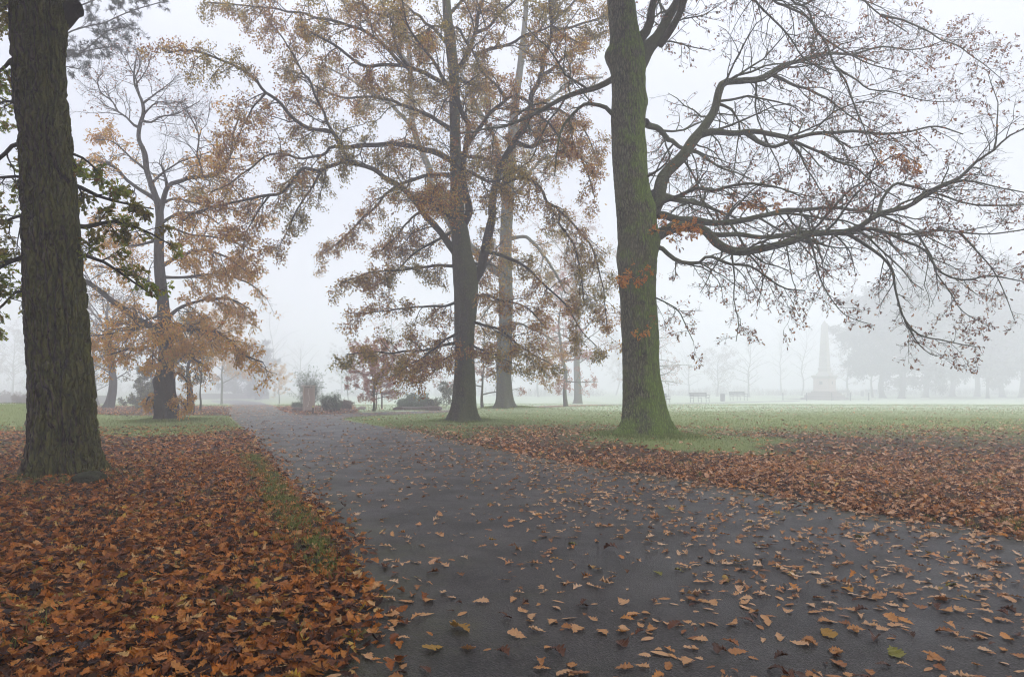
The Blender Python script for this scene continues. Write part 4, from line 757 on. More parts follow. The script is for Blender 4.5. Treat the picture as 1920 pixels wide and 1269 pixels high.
FAR_Y = 130.
def auto_tree(name, px, py, label, seed, h, cr, leafm, size=.16, per=2, cb=.3, tw=.3, shape='round', barkm='bark_mid', group=None, keep=1., nl=16, d1=1.8, k2=5, k3=3, cat='tree', Y=None, x=None, trop=-.01, up=.45, kind='kite', lean=0., fork=0):
    if Y is None: Y = G(px, py)[1]; k_ = GK(py); h *= k_; cr *= k_; tw *= k_
    t = Tree(name, px, py, Y, label, seed, M[barkm], M[barkm], group, cat); rg = t.rng; hh = h * .93
    zs = np.linspace(0, 1, 9); xs = t.x + np.cumsum(rg.normal(0, .012 * h, 9)) * (zs > .1) + lean * zs * h
    pts = [(xx, Y, t.z - .12 + hh * z) for xx, z in zip(xs, zs)]
    rad = tw / 2 * (1 - .85 * zs ** .9)
    V, Q, tq, c, r = trunk_mesh(pts, rad, 16, 60, .01, (5, .3 + .1 * tw, .55, seed), seed); mesh_obj('trunk', V, [Q, tq], M[barkm], t.root); t.lines['trunk'] = (c, r)
    for k in range(nl):
        f = (k + rg.random()) / nl; zz = cb + (1 - cb) * f * .97; i = min(int(zz * 59), 58); p = c[i]
        prof = {'round': math.sqrt(max(.05, 1 - (2 * f - .85) ** 2 / 1.4)), 'cone': 1.02 - f, 'column': .9 - .5 * f, 'flat': 1 - .4 * abs(f - .35), 'vase': .55 + .5 * f}[shape]
        a = k * 2.4 + rg.normal(0, .3); el = {'cone': -.05, 'flat': .08}.get(shape, up + .5 * f); L = max(.3, cr * prof * rg.uniform(.8, 1.12) / math.cos(min(el, 1.1)) * .86)
        t.free(p, (math.cos(a), math.sin(a), math.tan(el)), L, max(.008, min(r[i] * .55, .02 + L * .014)), dict(d1=d1, l1=cr * .42, k2=k2, k3=k3, wan=.22, trop=trop, t0=.15, flat=.8), trop * .5, .1, n=max(6, int(L / .5)))
    if leafm: t.crown(M[leafm], per, size, kind, keep, .25, size * .5)
    return t
# Scots pine: only its hanging needle sprays show beside the left oak
t = Tree('pine_tree', 70, 790, 27., 'tall grey green pine whose needle sprays hang beside the top of the left oak', 61, M['bark_dark'], M['bark_dark'])
t.trunk([(70, 793), (75, 600), (82, 400), (85, 200), (88, 0), (92, -200), (95, -330)], [34, 30, 27, 24, 20, 14, 6], 24, 60, .01, (5, .4, .4, 1))
FP_ = dict(d1=2.6, l1=1.3, k2=5, k3=4, wan=.18, trop=.02, t0=.25, flat=.5)
for i, (pts, dY) in enumerate((([(85, 90), (130, 60), (190, 45), (250, 20), (300, 5)], -1), ([(84, 130), (120, 110), (170, 95), (225, 85)], 1), ([(85, 40), (130, 20), (200, -10), (280, -40)], 1), ([(86, 0), (60, -30), (20, -50), (-20, -60)], 1),
                                  ([(86, 60), (120, 90), (150, 100), (200, 60), (240, 50)], -2), ([(88, 0), (150, -30), (230, -60)], -2), ([(84, 150), (110, 125), (150, 130)], .5), ([(90, -100), (40, -120), (0, -110)], 1), ([(90, -100), (160, -140), (220, -130)], -1))):
    t.limb('p%d' % i, pts, dY, 4, 2, foliage=FP_)
def needles(t, mat, per, L):
    out = []
    for g1, g2 in t.tw:
        for P, _ in g2:
            S, D, _, _ = spawn(t.rng, P, np.ones(P.shape[:2]), np.ones(len(P)), per, .2, 1, 15, 60, 1, 1, 1, flat=1); out.append((S, D))
    S = np.vstack([a for a, b in out]); D = np.vstack([b for a, b in out]); n = len(S); nor = t.rng.normal(0, 1, (n, 3)); x_ = nrm(D); y_ = nrm(np.cross(x_, nor)) * .006; l = L * t.rng.uniform(.6, 1.1, n)[:, None]
    V = np.stack([S - y_, S + y_, S + x_ * l + y_ * .4, S + x_ * l - y_ * .4], 1).reshape(-1, 3); mesh_obj('crown', V, [np.arange(n * 4).reshape(n, 4)], mat, t.root)
needles(t, M['lv_pine'], 14, .14)

auto_tree('maple_tree', 701, 772, 'small round red leaved maple with a short stem beyond the fork of the path', 71, 4.0, 2.15, 'lv_red', .10, 6, .22, .19, 'round', nl=26, d1=3.2, k2=5, k3=3, up=.25)
auto_tree('oak_tree', 1062, 763, 'slim straight tree with tiers of orange leaves between the forked oak and big right oak', 72, 10.5, 3.1, 'lv_red', .16, 3, .19, .3, 'cone', nl=26, d1=2.2, trop=-.03)
auto_tree('oak_tree', 1084, 758, 'broad pale trunk with spread roots seen beside the slim orange tree', 73, 15, 5.5, 'lv_rust', .2, 2, .24, .68, 'round', 'bark_mid', nl=22, d1=1.4)
auto_tree('oak_tree', 1222, 758, 'tree with thin pinkish leaves showing just right of the mossy oak trunk', 74, 7.5, 3.9, 'lv_rust', .15, 1, .26, .35, 'flat', nl=18, d1=1.6)
auto_tree('oak_tree', 905, 768, 'low tree with pink brown leaves filling the gap between the two middle trunks', 75, 6.5, 3.6, 'lv_rust', .14, 2, .2, .22, 'flat', nl=16, d1=1.8)
auto_tree('shrub_tree', 836, 767, 'small rounded yellow green tree beside the forked oak trunk', 76, 1.75, .72, 'lv_yew', .09, 5, .18, .08, 'round', nl=18, d1=5, k2=4, k3=2)
auto_tree('young_tree', 524, 757, 'pale orange young tree far along the path left of the notice board', 78, 3.2, 1.4, 'lv_gold', .14, 2, .25, .1, 'round', nl=14, d1=3)
auto_tree('oak_tree', 416, 758, 'orange pink tree on the left beyond the bend of the path', 79, 7.6, 3.0, 'lv_gold', .2, 4, .26, .2, 'round', nl=20, d1=1.8)
auto_tree('birch_tree', 357, 776, 'thin trunk with yellow green leaves just right of the sweet chestnut', 80, 5.5, 1.6, 'lv_yew', .13, 3, .3, .34, 'round', nl=18, d1=3, barkm='bark_dark')
auto_tree('young_tree', 374, 772, 'slender young tree right of the sweet chestnut', 81, 5, 1.2, 'lv_gold', .13, 1, .4, .12, 'round', nl=12)
auto_tree('oak_tree', 202, 766, 'dark trunk between the left oak and the sweet chestnut', 82, 8, 3.6, 'lv_dry', .15, 2, .28, .65, 'round', nl=18, d1=1.8, barkm='bark_dark')
auto_tree('oak_tree', 185, 760, 'leaning dark tree close behind the left oak', 83, 6, 2.6, 'lv_green', .13, 1, .2, .25, 'round', nl=14, d1=2, lean=-.08, barkm='bark_dark')
auto_tree('maple_tree', 712, 768, 'staked sapling close behind the small red maple', 84, 2.4, .5, 'lv_rust', .1, 2, .5, .04, 'round', nl=8, d1=3, k3=2)
auto_tree('young_tree', 653, 758, 'spindly green young tree just left of the red maple', 85, 3.0, .9, 'lv_green', .1, 2, .3, .06, 'round', nl=10, d1=3)
auto_tree('oak_tree', 735, 752, 'tall thinly leaved pinkish tree rising faintly behind the red maple', 86, 9.5, 3.2, 'lv_red', .18, 1, .25, .22, 'round', nl=18, d1=1.6)
# evergreen holly and yews on the left
auto_tree('holly_tree', 270, 767, 'dark bushy holly with yellow flecked leaves left of the sweet chestnut', 87, 3.3, 1.6, 'lv_yew', .12, 6, .02, .15, 'cone', nl=30, d1=4, cat='bush')
yew_l = 'dark blue evergreen rising in the fog behind the left bend of the path'
auto_tree('yew_tree', 482, 750, 'dark evergreen rising in the fog behind the bend of the path', 88, 5.6, 2.2, 'lv_dark', .3, 6, .03, .4, 'round', nl=24, d1=3, k3=2)
auto_tree('yew_tree', 440, 748, 'low wide dark evergreen left of the one behind the bend', 89, 4.2, 2.6, 'lv_dark', .3, 5, .05, .4, 'round', nl=20, d1=2.4, k3=2)
# bare and half bare trees fading away all round
far = [(25, 752, 11, 4.5, 'lv_dry', 'round', 'grey bare tree at the far left edge behind the wall'), (145, 750, 12, 5, 'lv_dry', 'round', 'misty bare tree whose crown shows just right of the left oak'),
       (560, 747, 10, 4.0, None, 'round', 'faint bare tree behind the willow and notice board'), (515, 746, 12, 4.5, None, 'vase', 'faint tall bare tree right of the dark evergreens'),
       (640, 745, 9.5, 4.2, 'lv_dry', 'round', 'faint grey tree behind the two conical shrubs'), (795, 744, 13, 5.5, 'lv_dry', 'round', 'faint wide tree behind the planted raised bed'),
       (735, 743, 10, 5.2, 'lv_dry', 'round', 'faint grey tree mass far behind the red maple'), (1010, 744, 11, 5, 'lv_dry', 'round', 'faint tree in the gap right of the pale trunked oak'),
       (1155, 745, 12, 5, 'lv_dry', 'round', 'faint tree showing left of the big right oak trunk'), (1290, 744, 9, 4.2, None, 'round', 'faint rounded bare tree behind the left bench'),
       (1345, 743, 8, 3.8, 'lv_dry', 'round', 'faint low tree behind the litter bin beside the benches'), (1405, 744, 10, 4, None, 'round', 'faint bare tree behind the right bench of the near pair'),
       (1465, 744, 15, 5, None, 'vase', 'tall bare forked tree behind the railing end post left of the obelisk'), (1503, 743, 14, 4.5, None, 'vase', 'faint bare tree close left of the obelisk shaft'),
       (1590, 743, 11, 4.5, 'lv_dry', 'round', 'faint tree just right of the obelisk shaft'), (1636, 744, 12, 4, None, 'round', 'bare tree behind the far bin and bench right of the obelisk')]
for i, (px, py, h, cr, lm, shp, lb) in enumerate(far):
    auto_tree('bare_tree' if lm is None else 'faded_tree', px, py, lb, 100 + i, h * 1.4, cr * 1.5, Y=160 + (i * 37) % 50, leafm=lm, size=.32, per=3 if px < 1250 else 2, cb=.22, tw=.5, shape=shp, barkm='bark_mid', group='trees fading into the fog', nl=18, d1=1.2, k2=5, k3=3 if lm is None else 2, up=.5)
big = [(1690, 742.5, 15, 6.5, 'massive dark evergreen first right of the obelisk'), (1735, 742, 17, 7, 'tallest dark evergreen behind the pale green bush'), (1832, 742.5, 17, 7.5, 'dark evergreen with a thick trunk near the right edge'),
       (1852, 743, 13, 5, 'slighter dark tree leaning beside the thick trunked evergreen'), (1915, 742, 19, 8, 'high dark evergreen cut by the right edge of the photo'), (1785, 741.5, 20, 8, 'tall broad evergreen behind the others at the right')]
big += [(1655, 742, 13, 6, 'lower dark evergreen nearest the obelisk'), (1880, 742, 14, 6.5, 'lower dark evergreen filling the gap near the right edge')]
for i, (px, py, h, cr, lb) in enumerate(big):
    auto_tree('cedar_tree', px, py, lb, 130 + i, h * 1.75, cr * 1.8, Y=150 + (i * 11) % 30, leafm='lv_dark', size=.6, per=7, cb=.2, tw=1.3 if i != 3 else .7, shape='round', barkm='bark_dark', group='dark evergreens at the right of the lawn', nl=24, d1=1.3, k2=5, k3=2, up=.2, lean=.12 if i == 3 else 0)

# unseen oaks added outside the view to shade the near path, litter and fog
for i, (x_, y_, h_, cr_, lb) in enumerate(((8.0, -3.5, 17, 8.5, 'unseen oak added for shade on the right verge beside the viewpoint'), (-7.0, -2.5, 18, 9, 'unseen oak added for shade on the left verge beside the viewpoint'), (19.5, 6.0, 17, 8, 'unseen oak added for shade on the lawn outside the right edge of the view'),
                                           (-17, 9, 18, 8.5, 'unseen oak added for shade beyond the left edge of the view'), (1.5, -13, 18, 9, 'unseen oak added for shade behind the viewpoint'), (-16, -8, 18, 9, 'unseen oak added for shade behind and left of the viewpoint'), (17, -8, 18, 9, 'unseen oak added for shade behind and right of the viewpoint'))):
    auto_tree('oak_tree', CX + x_ * F / y_, 900, lb, 160 + i, h_, cr_, 'lv_center', .27, 8, .46, .9, 'round', 'bark_left', 'unseen oaks added to shade the near path', nl=26, d1=1.6, k2=5, k3=2, Y=y_, up=.25)

# ------------------------------------------------------------ shrubs, hedges, beds
def bush(name, px, py, w_, h, label, seed, leafm, size=.1, n=26, per=5, group=None, cone=False, depth=None):
    Y = G(px, py)[1]; w_ *= GK(py); h *= GK(py); x0 = (px - CX) / F * Y; rg = np.random.default_rng(seed); z = ground_h(x0, Y)
    root = empty(name, (x0, Y, z - .02), label, 'bush', group); d_ = depth or w_ * .8
    S = np.stack([x0 + rg.normal(0, w_ * .12, n), Y + rg.normal(0, d_ * .12, n), np.full(n, z - .02)], 1); a = rg.uniform(0, 6.283, n); sp = rg.uniform(.1, .9, n)
    D = np.stack([np.cos(a) * sp * w_ / 2, np.sin(a) * sp * d_ / 2, h * (1.05 - (.75 if cone else .45) * sp ** 1.6)], 1); L = np.linalg.norm(D, axis=1) * rg.uniform(.8, 1, n)
    P, r = grow(rg, S, D, L, np.full(n, .016), 7, .09, 0., .3); s2 = spawn(rg, P, r, L, 7, .15, 1., 25, 60, .25, .45, .6, .004, .8, .5); P2, r2 = grow(rg, s2[0], s2[1], s2[2], s2[3], 5, .15, -.01, .5)
    V1, Q1 = tube([(P, r), (P2, r2)], 4); mesh_obj('stem', V1, [Q1], M['bark_mid'], root)
    s3 = spawn(rg, P2, r2, np.maximum(s2[2], .15), 3, .2, 1, 25, 60, .4, .7, 1); P3, r3 = grow(rg, s3[0], s3[1], s3[2], s3[3], 4, .2, 0, .5)
    Lf = leaves_on(rg, [(P2, r2), (P3, r3)], per, size, 'kite', size * .5, .1); mesh_obj('foliage', Lf[0], [Lf[1]], M[leafm], root); return root
bush('willow_bush', 580, 769.5, 1.7, 2.5, 'tall upright grey green willow bush behind the timber notice board', 200, 'lv_green', .09, 46, 2)
bush('bush', 613, 771, 1.0, 1.0, 'left of two dark conical shrubs right of the notice board', 201, 'lv_green', .09, per=3, cone=True)
bush('bush', 629, 772, 1.05, 1.1, 'right of two dark conical shrubs, touching its twin', 202, 'lv_green', .09, per=3, cone=True)
bush('bush', 648, 768, .9, .6, 'low loose brownish shrub right of the conical pair', 203, 'lv_dry', .07)
bush('bush', 556, 766, 1.0, .35, 'low spreading green shrub left of the notice board', 204, 'lv_green', .08)
for i, (px, py, w_, h, lm, lb) in enumerate(((757, 766, 1.0, .65, 'lv_green', 'leafy green shrub at the left end of the raised bed'), (773, 767, 1.0, 1.0, 'lv_green', 'tallest pointed green shrub in the raised bed'),
                                             (792, 766, 1.2, .9, 'lv_green', 'rounded green shrub in the middle of the raised bed'), (812, 766, 1.1, .55, 'lv_yew', 'low thin shrub at the right end of the raised bed'))):
    bush('bush', px, py, w_, h, lb, 210 + i, lm, .11, per=3, group='shrubs in the raised bed')
bush('bush', 1770, 743, 3.4, 2.2, 'pale green rounded bush in front of the dark evergreens', 220, 'lv_yew', .18)
bush('bush', 20, 757, 3.4, 1.1, 'dry brown undergrowth in front of the left wall', 221, 'lv_dry', .11, 40)
bush('bush', 48, 760, 2.2, .9, 'brown twiggy scrub close beside the left oak trunk', 222, 'lv_dry', .11, 30)
bush('bush', 292, 768, 1.2, 1.5, 'green shrub tucked behind the chestnut trunk', 223, 'lv_yew', .11, 20)
def hedge(px0, py0, px1, py1, h, label, seed, leafm, name='hedge'):
    a, b = np.array(G(px0, py0)), np.array(G(px1, py1)); L = np.linalg.norm(b - a); n = int(L * 9); rg = np.random.default_rng(seed)
    u = rg.random(n); S = np.stack([a[0] + (b[0] - a[0]) * u, a[1] + (b[1] - a[1]) * u + rg.normal(0, .6, n), np.zeros(n)], 1); S[:, 2] = zb(S[:, 1]); h *= GK(py0)
    root = empty(name, (float(a[0]), float(a[1]), 0), label, 'hedge'); D = np.stack([rg.normal(0, .25, n), rg.normal(0, .25, n), np.ones(n)], 1); Ls = h * rg.uniform(.7, 1.15, n) * np.clip(1 + .6 * n2(S[:, 0], S[:, 1], .12, seed), .25, 2)
    P, r = grow(rg, S, D, Ls, np.full(n, .02), 6, .1, 0, .3); V, Q = tube([(P, r)], 3); mesh_obj('stem', V, [Q], M['bark_mid'], root)
    Lf = leaves_on(rg, [(P, r)], 26, .2, 'kite', .22, .1, 1., .05); mesh_obj('foliage', Lf[0], [Lf[1]], M[leafm], root)
hedge(1640, 741, 1990, 741, 1.0, 'low dark hedge running under the evergreens at the right', 230, 'lv_dark')
hedge(640, 743, 1130, 743, 1.3, 'faint hedge closing the lawn behind the raised bed', 231, 'lv_dry')
hedge(1250, 742, 1640, 741, 1.2, 'faint hedge far behind the benches and the obelisk', 232, 'lv_dry')
hedge(-60, 744, 420, 744, 2.2, 'grey thicket behind the stone wall on the left', 233, 'lv_dry')
stone_m = plain_mat('rubble_stone', (.16, .15, .13), .9, .45, 2.2, .8, .2, 0, .05)
def wall(a, b, h, label, name='stone_wall', th=.45):
    a, b = np.array(a), np.array(b); L = np.linalg.norm(b - a); rz = math.atan2(b[1] - a[1], b[0] - a[0]); c = (a + b) / 2
    wz = float(zb(c[1])); h *= 1.2; r_ = empty(name, (c[0], c[1], wz), label, 'wall'); MB().box((c[0], c[1], wz - .1), (L, th, h), rz, 1, .04).build('wall', stone_m, r_)
    MB().box((c[0], c[1], wz + h - .1), (L + .1, th + .12, .10), rz, 1, .02).build('coping', plain_mat('coping', (.22, .21, .19)), r_)
wall(G(-40, 757), G(215, 757), .95, 'low stone wall with a flat coping behind the left oak')
wall(G(330, 749), G(505, 748), 1.0, 'low grey stone wall beyond the bend of the path')
edge_m = plain_mat('bed_edging', (.13, .10, .085), .9, .4, 7, .8, .2, 0, .03)
def bed(pts, h, label, n):
    c = np.mean(np.array(pts), 0); r_ = empty('raised_bed', (c[0], c[1], 0), label, 'raised bed'); rg = np.random.default_rng(n)
    for a, b in zip(pts, pts[1:] + pts[:1]):
        L = math.dist(a, b); k = max(1, round(L / .55)); rz = math.atan2(b[1] - a[1], b[0] - a[0])
        for i in range(k):
            u = (i + .5) / k; MB().box((a[0] + (b[0] - a[0]) * u, a[1] + (b[1] - a[1]) * u, ground_h(a[0], a[1]) - .04), (L / k - .02, .2 + rg.uniform(0, .05), h * rg.uniform(.85, 1.1)), rz + rg.normal(0, .04), .94, .03).build('edging_block', edge_m, r_)
    q = MB(); x0, x1 = min(p[0] for p in pts), max(p[0] for p in pts); y0, y1 = min(p[1] for p in pts), max(p[1] for p in pts)
    q.box(((x0 + x1) / 2, (y0 + y1) / 2, float(zb(y0)) - .05), (x1 - x0 - .25, y1 - y0 - .25, h + .02), 0, .9).build('soil', plain_mat('bed_soil', (.05, .035, .025), .95, .4, 12), r_)
bx0 = G(741, 770); bx1 = G(828, 768)
bed([bx0, (bx1[0], bx0[1]), (bx1[0], bx0[1] + 1.6), (bx0[0], bx0[1] + 1.6)], .24, 'long raised bed edged with brown stone blocks, planted with green shrubs', 5)
b0 = G(550, 771.5); bed([b0, (b0[0] + .75, b0[1]), (b0[0] + .75, b0[1] + .8), (b0[0], b0[1] + .8)], .25, 'small stone edged bed at the left foot of the notice board', 6)
rock('rock', *G(678, 768), (.28, .2, .2), 'small pale boulder on the grass left of the red maple', plain_mat('boulder', (.2, .16, .14), .9, .3, 8, .6), 9)

# ------------------------------------------------------------ notice board, marker post, stakes
wood = plain_mat('weathered_timber', (.42, .34, .27), .85, .25, 10, .5); wood_d = plain_mat('dark_timber', (.12, .085, .065), .9, .3, 10, .5)
mm = NT('carved_panel'); stp = mm.n("TexWave"); stp.inputs['Scale'].default_value = 9; stp.inputs['Distortion'].default_value = 2.5; stp.inputs['Detail'].default_value = 3; mm.l(mm.co, stp.inputs[0])
pc = mm.mix(stp.outputs[1] if len(stp.outputs) > 1 else stp.outputs[0], (.34, .27, .215), (.46, .38, .31)); M['panel'] = mm.end(mm.bsdf(pc, .85, mm.bump(mm.noise(30, 4), .5)))
nx, ny = G(579, 773); nz = 0.0; r_ = empty('notice_board', (nx, ny, nz), 'tall narrow timber board on two posts with a capping rail beside the path', 'notice board')
for sx in (-.29, .29): MB().box((nx + sx, ny, -.1), (.11, .11, 1.62), 0, 1, .012).build('post', wood, r_)
for k in range(4): MB().box((nx - .172 + k * .115, ny + .004 * (k % 2), .12), (.112, .035, 1.34), 0, 1, .006).build('board', M['panel'], r_)
MB().box((nx, ny, 1.524), (.84, .2, .07), 0, 1, .015).build('cap', wood, r_); MB().box((nx, ny, .06), (.46, .07, .07), 0, 1, .01).build('bottom_rail', wood_d, r_)
rg = np.random.default_rng(8); q = MB()
for k in range(9): q.box((nx + rg.normal(0, .035), ny - .03, .35 + k * .115), (rg.uniform(.03, .07), .02, rg.uniform(.05, .1)), 0, .8)
q.build('carving', plain_mat('bare_wood', (.75, .70, .62), .8, .1), r_)
vx, vy = G(587, 777); r_ = empty('marker_post', (vx, vy, 0), 'short dark timber post with a yellow top in front of the notice board', 'post')
MB().box((vx, vy, -.1), (.085, .085, .48), 0, 1, .01).build('post', wood_d, r_); MB().box((vx, vy, .38), (.09, .09, .10), 0, .9, .01).build('post_cap', plain_mat('yellow_paint', (.55, .48, .12), .6, .05), r_)
for i, (px, lb) in enumerate(((706, 'left timber stake of the pair holding the sapling behind the red maple'), (716, 'right timber stake of the pair holding the sapling behind the red maple'))):
    sx, sy = G(px, 767); o = MB().box((sx, sy, -.1), (.07 if i == 0 else .11, .07, 1.25), 0, .9, .01).build('stake', wood_d); tag(o, lb, 'stake', 'stakes beside the sapling')
sx, sy = G(711, 767)
# ------------------------------------------------------------ benches, bins
bench_w = plain_mat('bench_wood', (.045, .042, .042), .7, .25, 12, .4); bench_i = plain_mat('bench_iron', (.02, .022, .025), .5, .1, 20, .1, .5)
def bench(px, py, rz, label, s=1.0):
    bx_, by_ = G(px, py); z = ground_h(bx_, by_); r_ = empty('park_bench', (0, 0, 0), label, 'bench', 'park benches along the far path'); Lb = 1.9
    q = MB()
    for k in range(4): q.box((0, -.22 + k * .115, .43), (Lb, .09, .03), 0, 1, .006)
    q.build('seat', bench_w, r_); q = MB()
    for k in range(3): q.box((0, .24 + k * .03, .55 + k * .12), (Lb, .028, .095), 0, 1, .006)
    q.build('backrest', bench_w, r_)
    for sx in (-.86, 0, .86):
        q = MB(); q.bar((sx, .20, .0), (sx, .30, .9), .05).bar((sx, -.25, 0), (sx, -.22, .43), .05).bar((sx, -.25, .41), (sx, .24, .41), .045)
        q.build('leg', bench_i, r_)
        if sx: q = MB(); q.bar((sx, -.25, .42), (sx, -.27, .66), .04).bar((sx, -.30, .66), (sx, .26, .66), .05); q.build('armrest', bench_i, r_)
    r_.location = (bx_, by_, z); r_.rotation_euler = (0, 0, rz); r_.scale = (s * GK(py),) * 3; return r_
for px, py, rz, lb in ((1238, 757, .5, 'bench end peeping out from behind the big right oak trunk'), (1312, 754.5, .35, 'slatted bench left of the litter bin on the far lawn edge'), (1385, 752, .35, 'slatted bench right of the litter bin on the far lawn edge'),
                       (1584, 743.5, .15, 'bench close behind the railings right of the obelisk'), (1636, 742, .1, 'bench right of the far litter bin'), (1686, 741, .1, 'faint bench under the first dark evergreen'), (1876, 740.5, .05, 'faint bench near the right edge under the evergreens')):
    bench(px, py, rz, lb)
bin_m = plain_mat('bin_paint', (.03, .035, .04), .5, .1, 20, .1, .5)
def litter_bin(px, py, label):
    bx_, by_ = G(px, py); z = ground_h(bx_, by_); g_ = GK(py) ** .9; r_ = empty('litter_bin', (bx_, by_, z), label, 'litter bin', 'litter bins beside the benches')
    q = MB().cyl((bx_, by_, z), .21 * g_, .235 * g_, .72 * g_, 20)
    for k in range(20): a = k * math.pi / 10; q.box((bx_ + .235 * g_ * math.cos(a), by_ + .235 * g_ * math.sin(a), z + .04), (.02, .03, .66 * g_), a, 1)
    q.build('body', bin_m, r_); MB().cyl((bx_, by_, z + .74 * g_), .27 * g_, .25 * g_, .06, 20).build('rim', bin_m, r_); MB().cyl((bx_, by_, z + .74 * g_ + .07), .25 * g_, .12 * g_, .07, 20).build('lid', bin_m, r_)
litter_bin(1355, 753, 'dark round litter bin standing between the two near benches'); litter_bin(1617, 742.5, 'dark litter bin farther off, right of the obelisk railings')
# ------------------------------------------------------------ the obelisk on its pedestal
sm = NT('obelisk_stone'); blk = sm.n("TexBrick"); sm.l(sm.map((1, 1, 1)), blk.inputs[0]); cc = sm.mix(sm.noise(1.5, 6), (.36, .345, .31), (.50, .48, .44)); cc = sm.mix(sm.ramp(sm.noise(6, 4, .7, sm.map((1, 1, .2))), [(.5, 0.), (.75, .5)]), cc, (.17, .17, .15))
stone_l = sm.end(sm.bsdf(cc, .85, sm.bump(sm.noise(20, 4), .3), .2)); stone_p = plain_mat('pedestal_stone', (.48, .40, .36), .85, .2, 3, .4); stone_s = plain_mat('step_stone', (.24, .19, .17), .9, .25, 3, .5)
bronze = plain_mat('bronze', (.05, .055, .05), .5, .2, 12, .3, .5)
ox, oy = G(1546, 749.5); oz = float(zb(oy)) - .02; ro_ = R(41); mpx = oy / F
r_ = empty('obelisk', (ox, oy, oz), 'pale stone obelisk on a stepped pedestal with plaques in the fog', 'monument')
def ring_prof(name, prof, mat):                 # prof: list of (half side, z)
    V = []; Q = []
    for a, z in prof:
        for sx, sy in ((-1, -1), (1, -1), (1, 1), (-1, 1)): V.append((sx * a, sy * a, z))
    for k in range(len(prof) - 1):
        for i in range(4): j = (i + 1) % 4; Q.append((4 * k + i, 4 * k + j, 4 * k + 4 + j, 4 * k + 4 + i))
    V = np.array(V, float); c_, s_ = math.cos(ro_), math.sin(ro_); V = np.stack([V[:, 0] * c_ - V[:, 1] * s_ + ox, V[:, 0] * s_ + V[:, 1] * c_ + oy, V[:, 2] + oz], 1)
    return mesh_obj(name, V, [np.array(Q)], mat, r_, smooth=False)
u = lambda y_: (749.5 - y_) * mpx; hs = lambda wpx: wpx * mpx / 1.412 / 2
ring_prof('shaft', [(hs(21.5), u(688)), (hs(12), u(609)), (.01, u(600.5))], stone_l)
ring_prof('shaft_base', [(hs(23), u(697)), (hs(23), u(694)), (hs(24.5), u(692.5)), (hs(24.5), u(690)), (hs(22), u(688.6)), (.02, u(688.3))], stone_l)
ring_prof('plinth', [(hs(33), u(703.4)), (hs(33), u(702)), (hs(25), u(697)), (.02, u(696.8))], stone_l)
ring_prof('cornice', [(hs(42), u(710)), (hs(44), u(708)), (hs(50), u(706)), (hs(50), u(704)), (hs(40), u(703)), (.02, u(702.9))], stone_l)
ring_prof('pedestal', [(hs(43.5), u(733)), (hs(43.5), u(731)), (hs(41), u(729.6)), (hs(41), u(710)), (.02, u(709.8))], stone_p)
for k, (wp, ya, yb) in enumerate(((50, 736, 733), (62, 740, 736), (74, 745, 740), (88, 751, 745))): ring_prof('step', [(hs(wp), u(ya)), (hs(wp), u(yb) - .02), (hs(wp) - .03, u(yb)), (.02, u(yb))], stone_s)
ring_prof('pilaster', [(.0, u(729)), (.0, u(712))], stone_p) if False else None
def on_face(face, cx_, cz, w_, h_, name, mat, oval=False, t_=.05):
    n = 20 if oval else 4; hsd = hs(41); V = []
    for d_ in (0, t_):
        for i in range(n):
            a = 2 * math.pi * i / n + (0 if oval else math.pi / 4); k = 1 if oval else 1.4142; V.append((cx_ + w_ / 2 * k * math.cos(a), -hsd - d_ + .002, cz + h_ / 2 * k * math.sin(a)))
    V = np.array(V); rr = ro_ + face; c_, s_ = math.cos(rr), math.sin(rr); V = np.stack([V[:, 0] * c_ - V[:, 1] * s_ + ox, V[:, 0] * s_ + V[:, 1] * c_ + oy, V[:, 2] + oz], 1)
    Q = [(i, (i + 1) % n, n + (i + 1) % n, n + i) for i in range(n)]; T = [(n, n + i, n + i + 1) for i in range(1, n - 1)]
    return mesh_obj(name, V, [np.array(Q), np.array(T)], mat, r_, smooth=False)
on_face(-math.pi / 2, 0, u(717.5), .62, .62, 'plaque', bronze); on_face(0, 0, u(717.5), .52, .62, 'medallion', bronze, True)
on_face(0, 0, u(717.5), .72, .84, 'medallion_frame', stone_l, True, .03); on_face(-math.pi / 2, 0, u(717.5), .8, .8, 'plaque_frame', stone_l, False, .03)
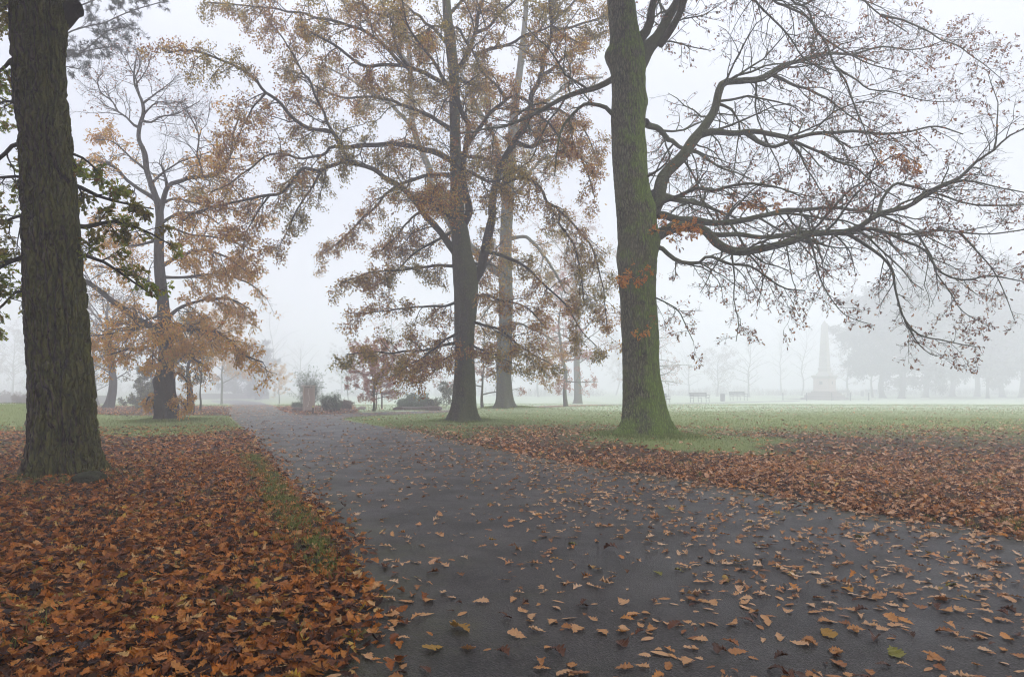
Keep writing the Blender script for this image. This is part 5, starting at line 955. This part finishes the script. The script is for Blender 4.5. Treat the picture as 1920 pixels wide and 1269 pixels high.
# railings round it
post_m = plain_mat('iron_post', (.035, .04, .045), .6, .15, 20, .2, .4)
pp = []
for px, py, lb in ((1468, 750.5, 'isolated iron post left of the obelisk railings'), (1512.5, 752, 'railing post nearest the obelisk on its left'), (1559.5, 752, 'railing post directly below the right side of the obelisk'),
                   (1594.5, 752, 'railing post at the right end of the barred section'), (1629, 751, 'farthest right iron post of the obelisk enclosure'), (1502, 741, 'low post behind and left of the obelisk steps')):
    x0, y0 = G(px, py); z = ground_h(x0, y0); h = (.82 if py > 745 else .7) * GK(py); o = MB().box((x0, y0, z - .05), (.13, .13, h), 0, 1, .02).cyl((x0, y0, z - .05 + h), .075, .03, .07, 10).build('railing_post', post_m)
    tag(o, lb, 'post', 'iron posts round the obelisk'); pp.append((x0, y0, z))
def rail(i, j, hs_, label, name='railing'):
    a, b = pp[i], pp[j]; r__ = empty(name, ((a[0] + b[0]) / 2, (a[1] + b[1]) / 2, 0), label, 'railing')
    for h in hs_:
        n = 9; q = MB(); sag = .10 if len(hs_) == 1 else .0; P = [((a[0] + (b[0] - a[0]) * k / (n - 1)), (a[1] + (b[1] - a[1]) * k / (n - 1)), a[2] + (b[2] - a[2]) * k / (n - 1) + h - sag * math.sin(math.pi * k / (n - 1))) for k in range(n)]
        V, Q = tube([(np.array([P]), np.full((1, n), .022))], 6); mesh_obj('rail' if len(hs_) > 1 else 'chain', V, [Q], post_m, r__)
rail(0, 1, (.35,), 'slack chain running left from the obelisk railings'); rail(1, 2, (.25, .72), 'open two bar railing before the obelisk steps'); rail(2, 3, (.2, .38, .56, .74), 'close barred railing section right of the obelisk'); rail(3, 4, (.35,), 'slack chain running right from the barred railing')
pv = np.array([(ox - 5.6, oy - 2.6, 0), (ox + 5.2, oy - 2.6, 0), (ox + 6, oy + 6, 0), (ox - 6, oy + 6, 0)]); pv[:, 2] = gh(pv[:, 0], pv[:, 1]).max() + .03
o = mesh_obj('paving', pv, [np.array([[0, 1, 2, 3]])], plain_mat('pale_paving', (.20, .19, .18), .7, .2, 2, .2), smooth=False); tag(o, 'pale paving round the foot of the obelisk', 'paving', kind='structure')

# ------------------------------------------------------------ the fog
q = MB(); V = np.array([(sx * 440, sy * 440, z) for z in (-2.7, 44) for sx, sy in ((-1, -1), (1, -1), (1, 1), (-1, 1))], float)
q.add(V, [(3, 2, 1, 0), (4, 5, 6, 7), (0, 1, 5, 4), (1, 2, 6, 5), (2, 3, 7, 6), (3, 0, 4, 7)])
hm = bpy.data.materials.new('haze'); hm.use_nodes = True; hn = hm.node_tree; hn.nodes.clear(); ho = hn.nodes.new('ShaderNodeOutputMaterial'); hv = hn.nodes.new('ShaderNodeVolumePrincipled')
hv.inputs['Color'].default_value = (.955, .958, 1, 1); hv.inputs['Density'].default_value = HAZE_DENSITY; hv.inputs['Anisotropy'].default_value = .2; hn.links.new(hv.outputs[0], ho.inputs['Volume'])
hz = mesh_obj('haze', V, [np.vstack(q.q)], hm, smooth=False); tag(hz, 'even pale morning fog over the whole park', 'fog', kind='stuff')
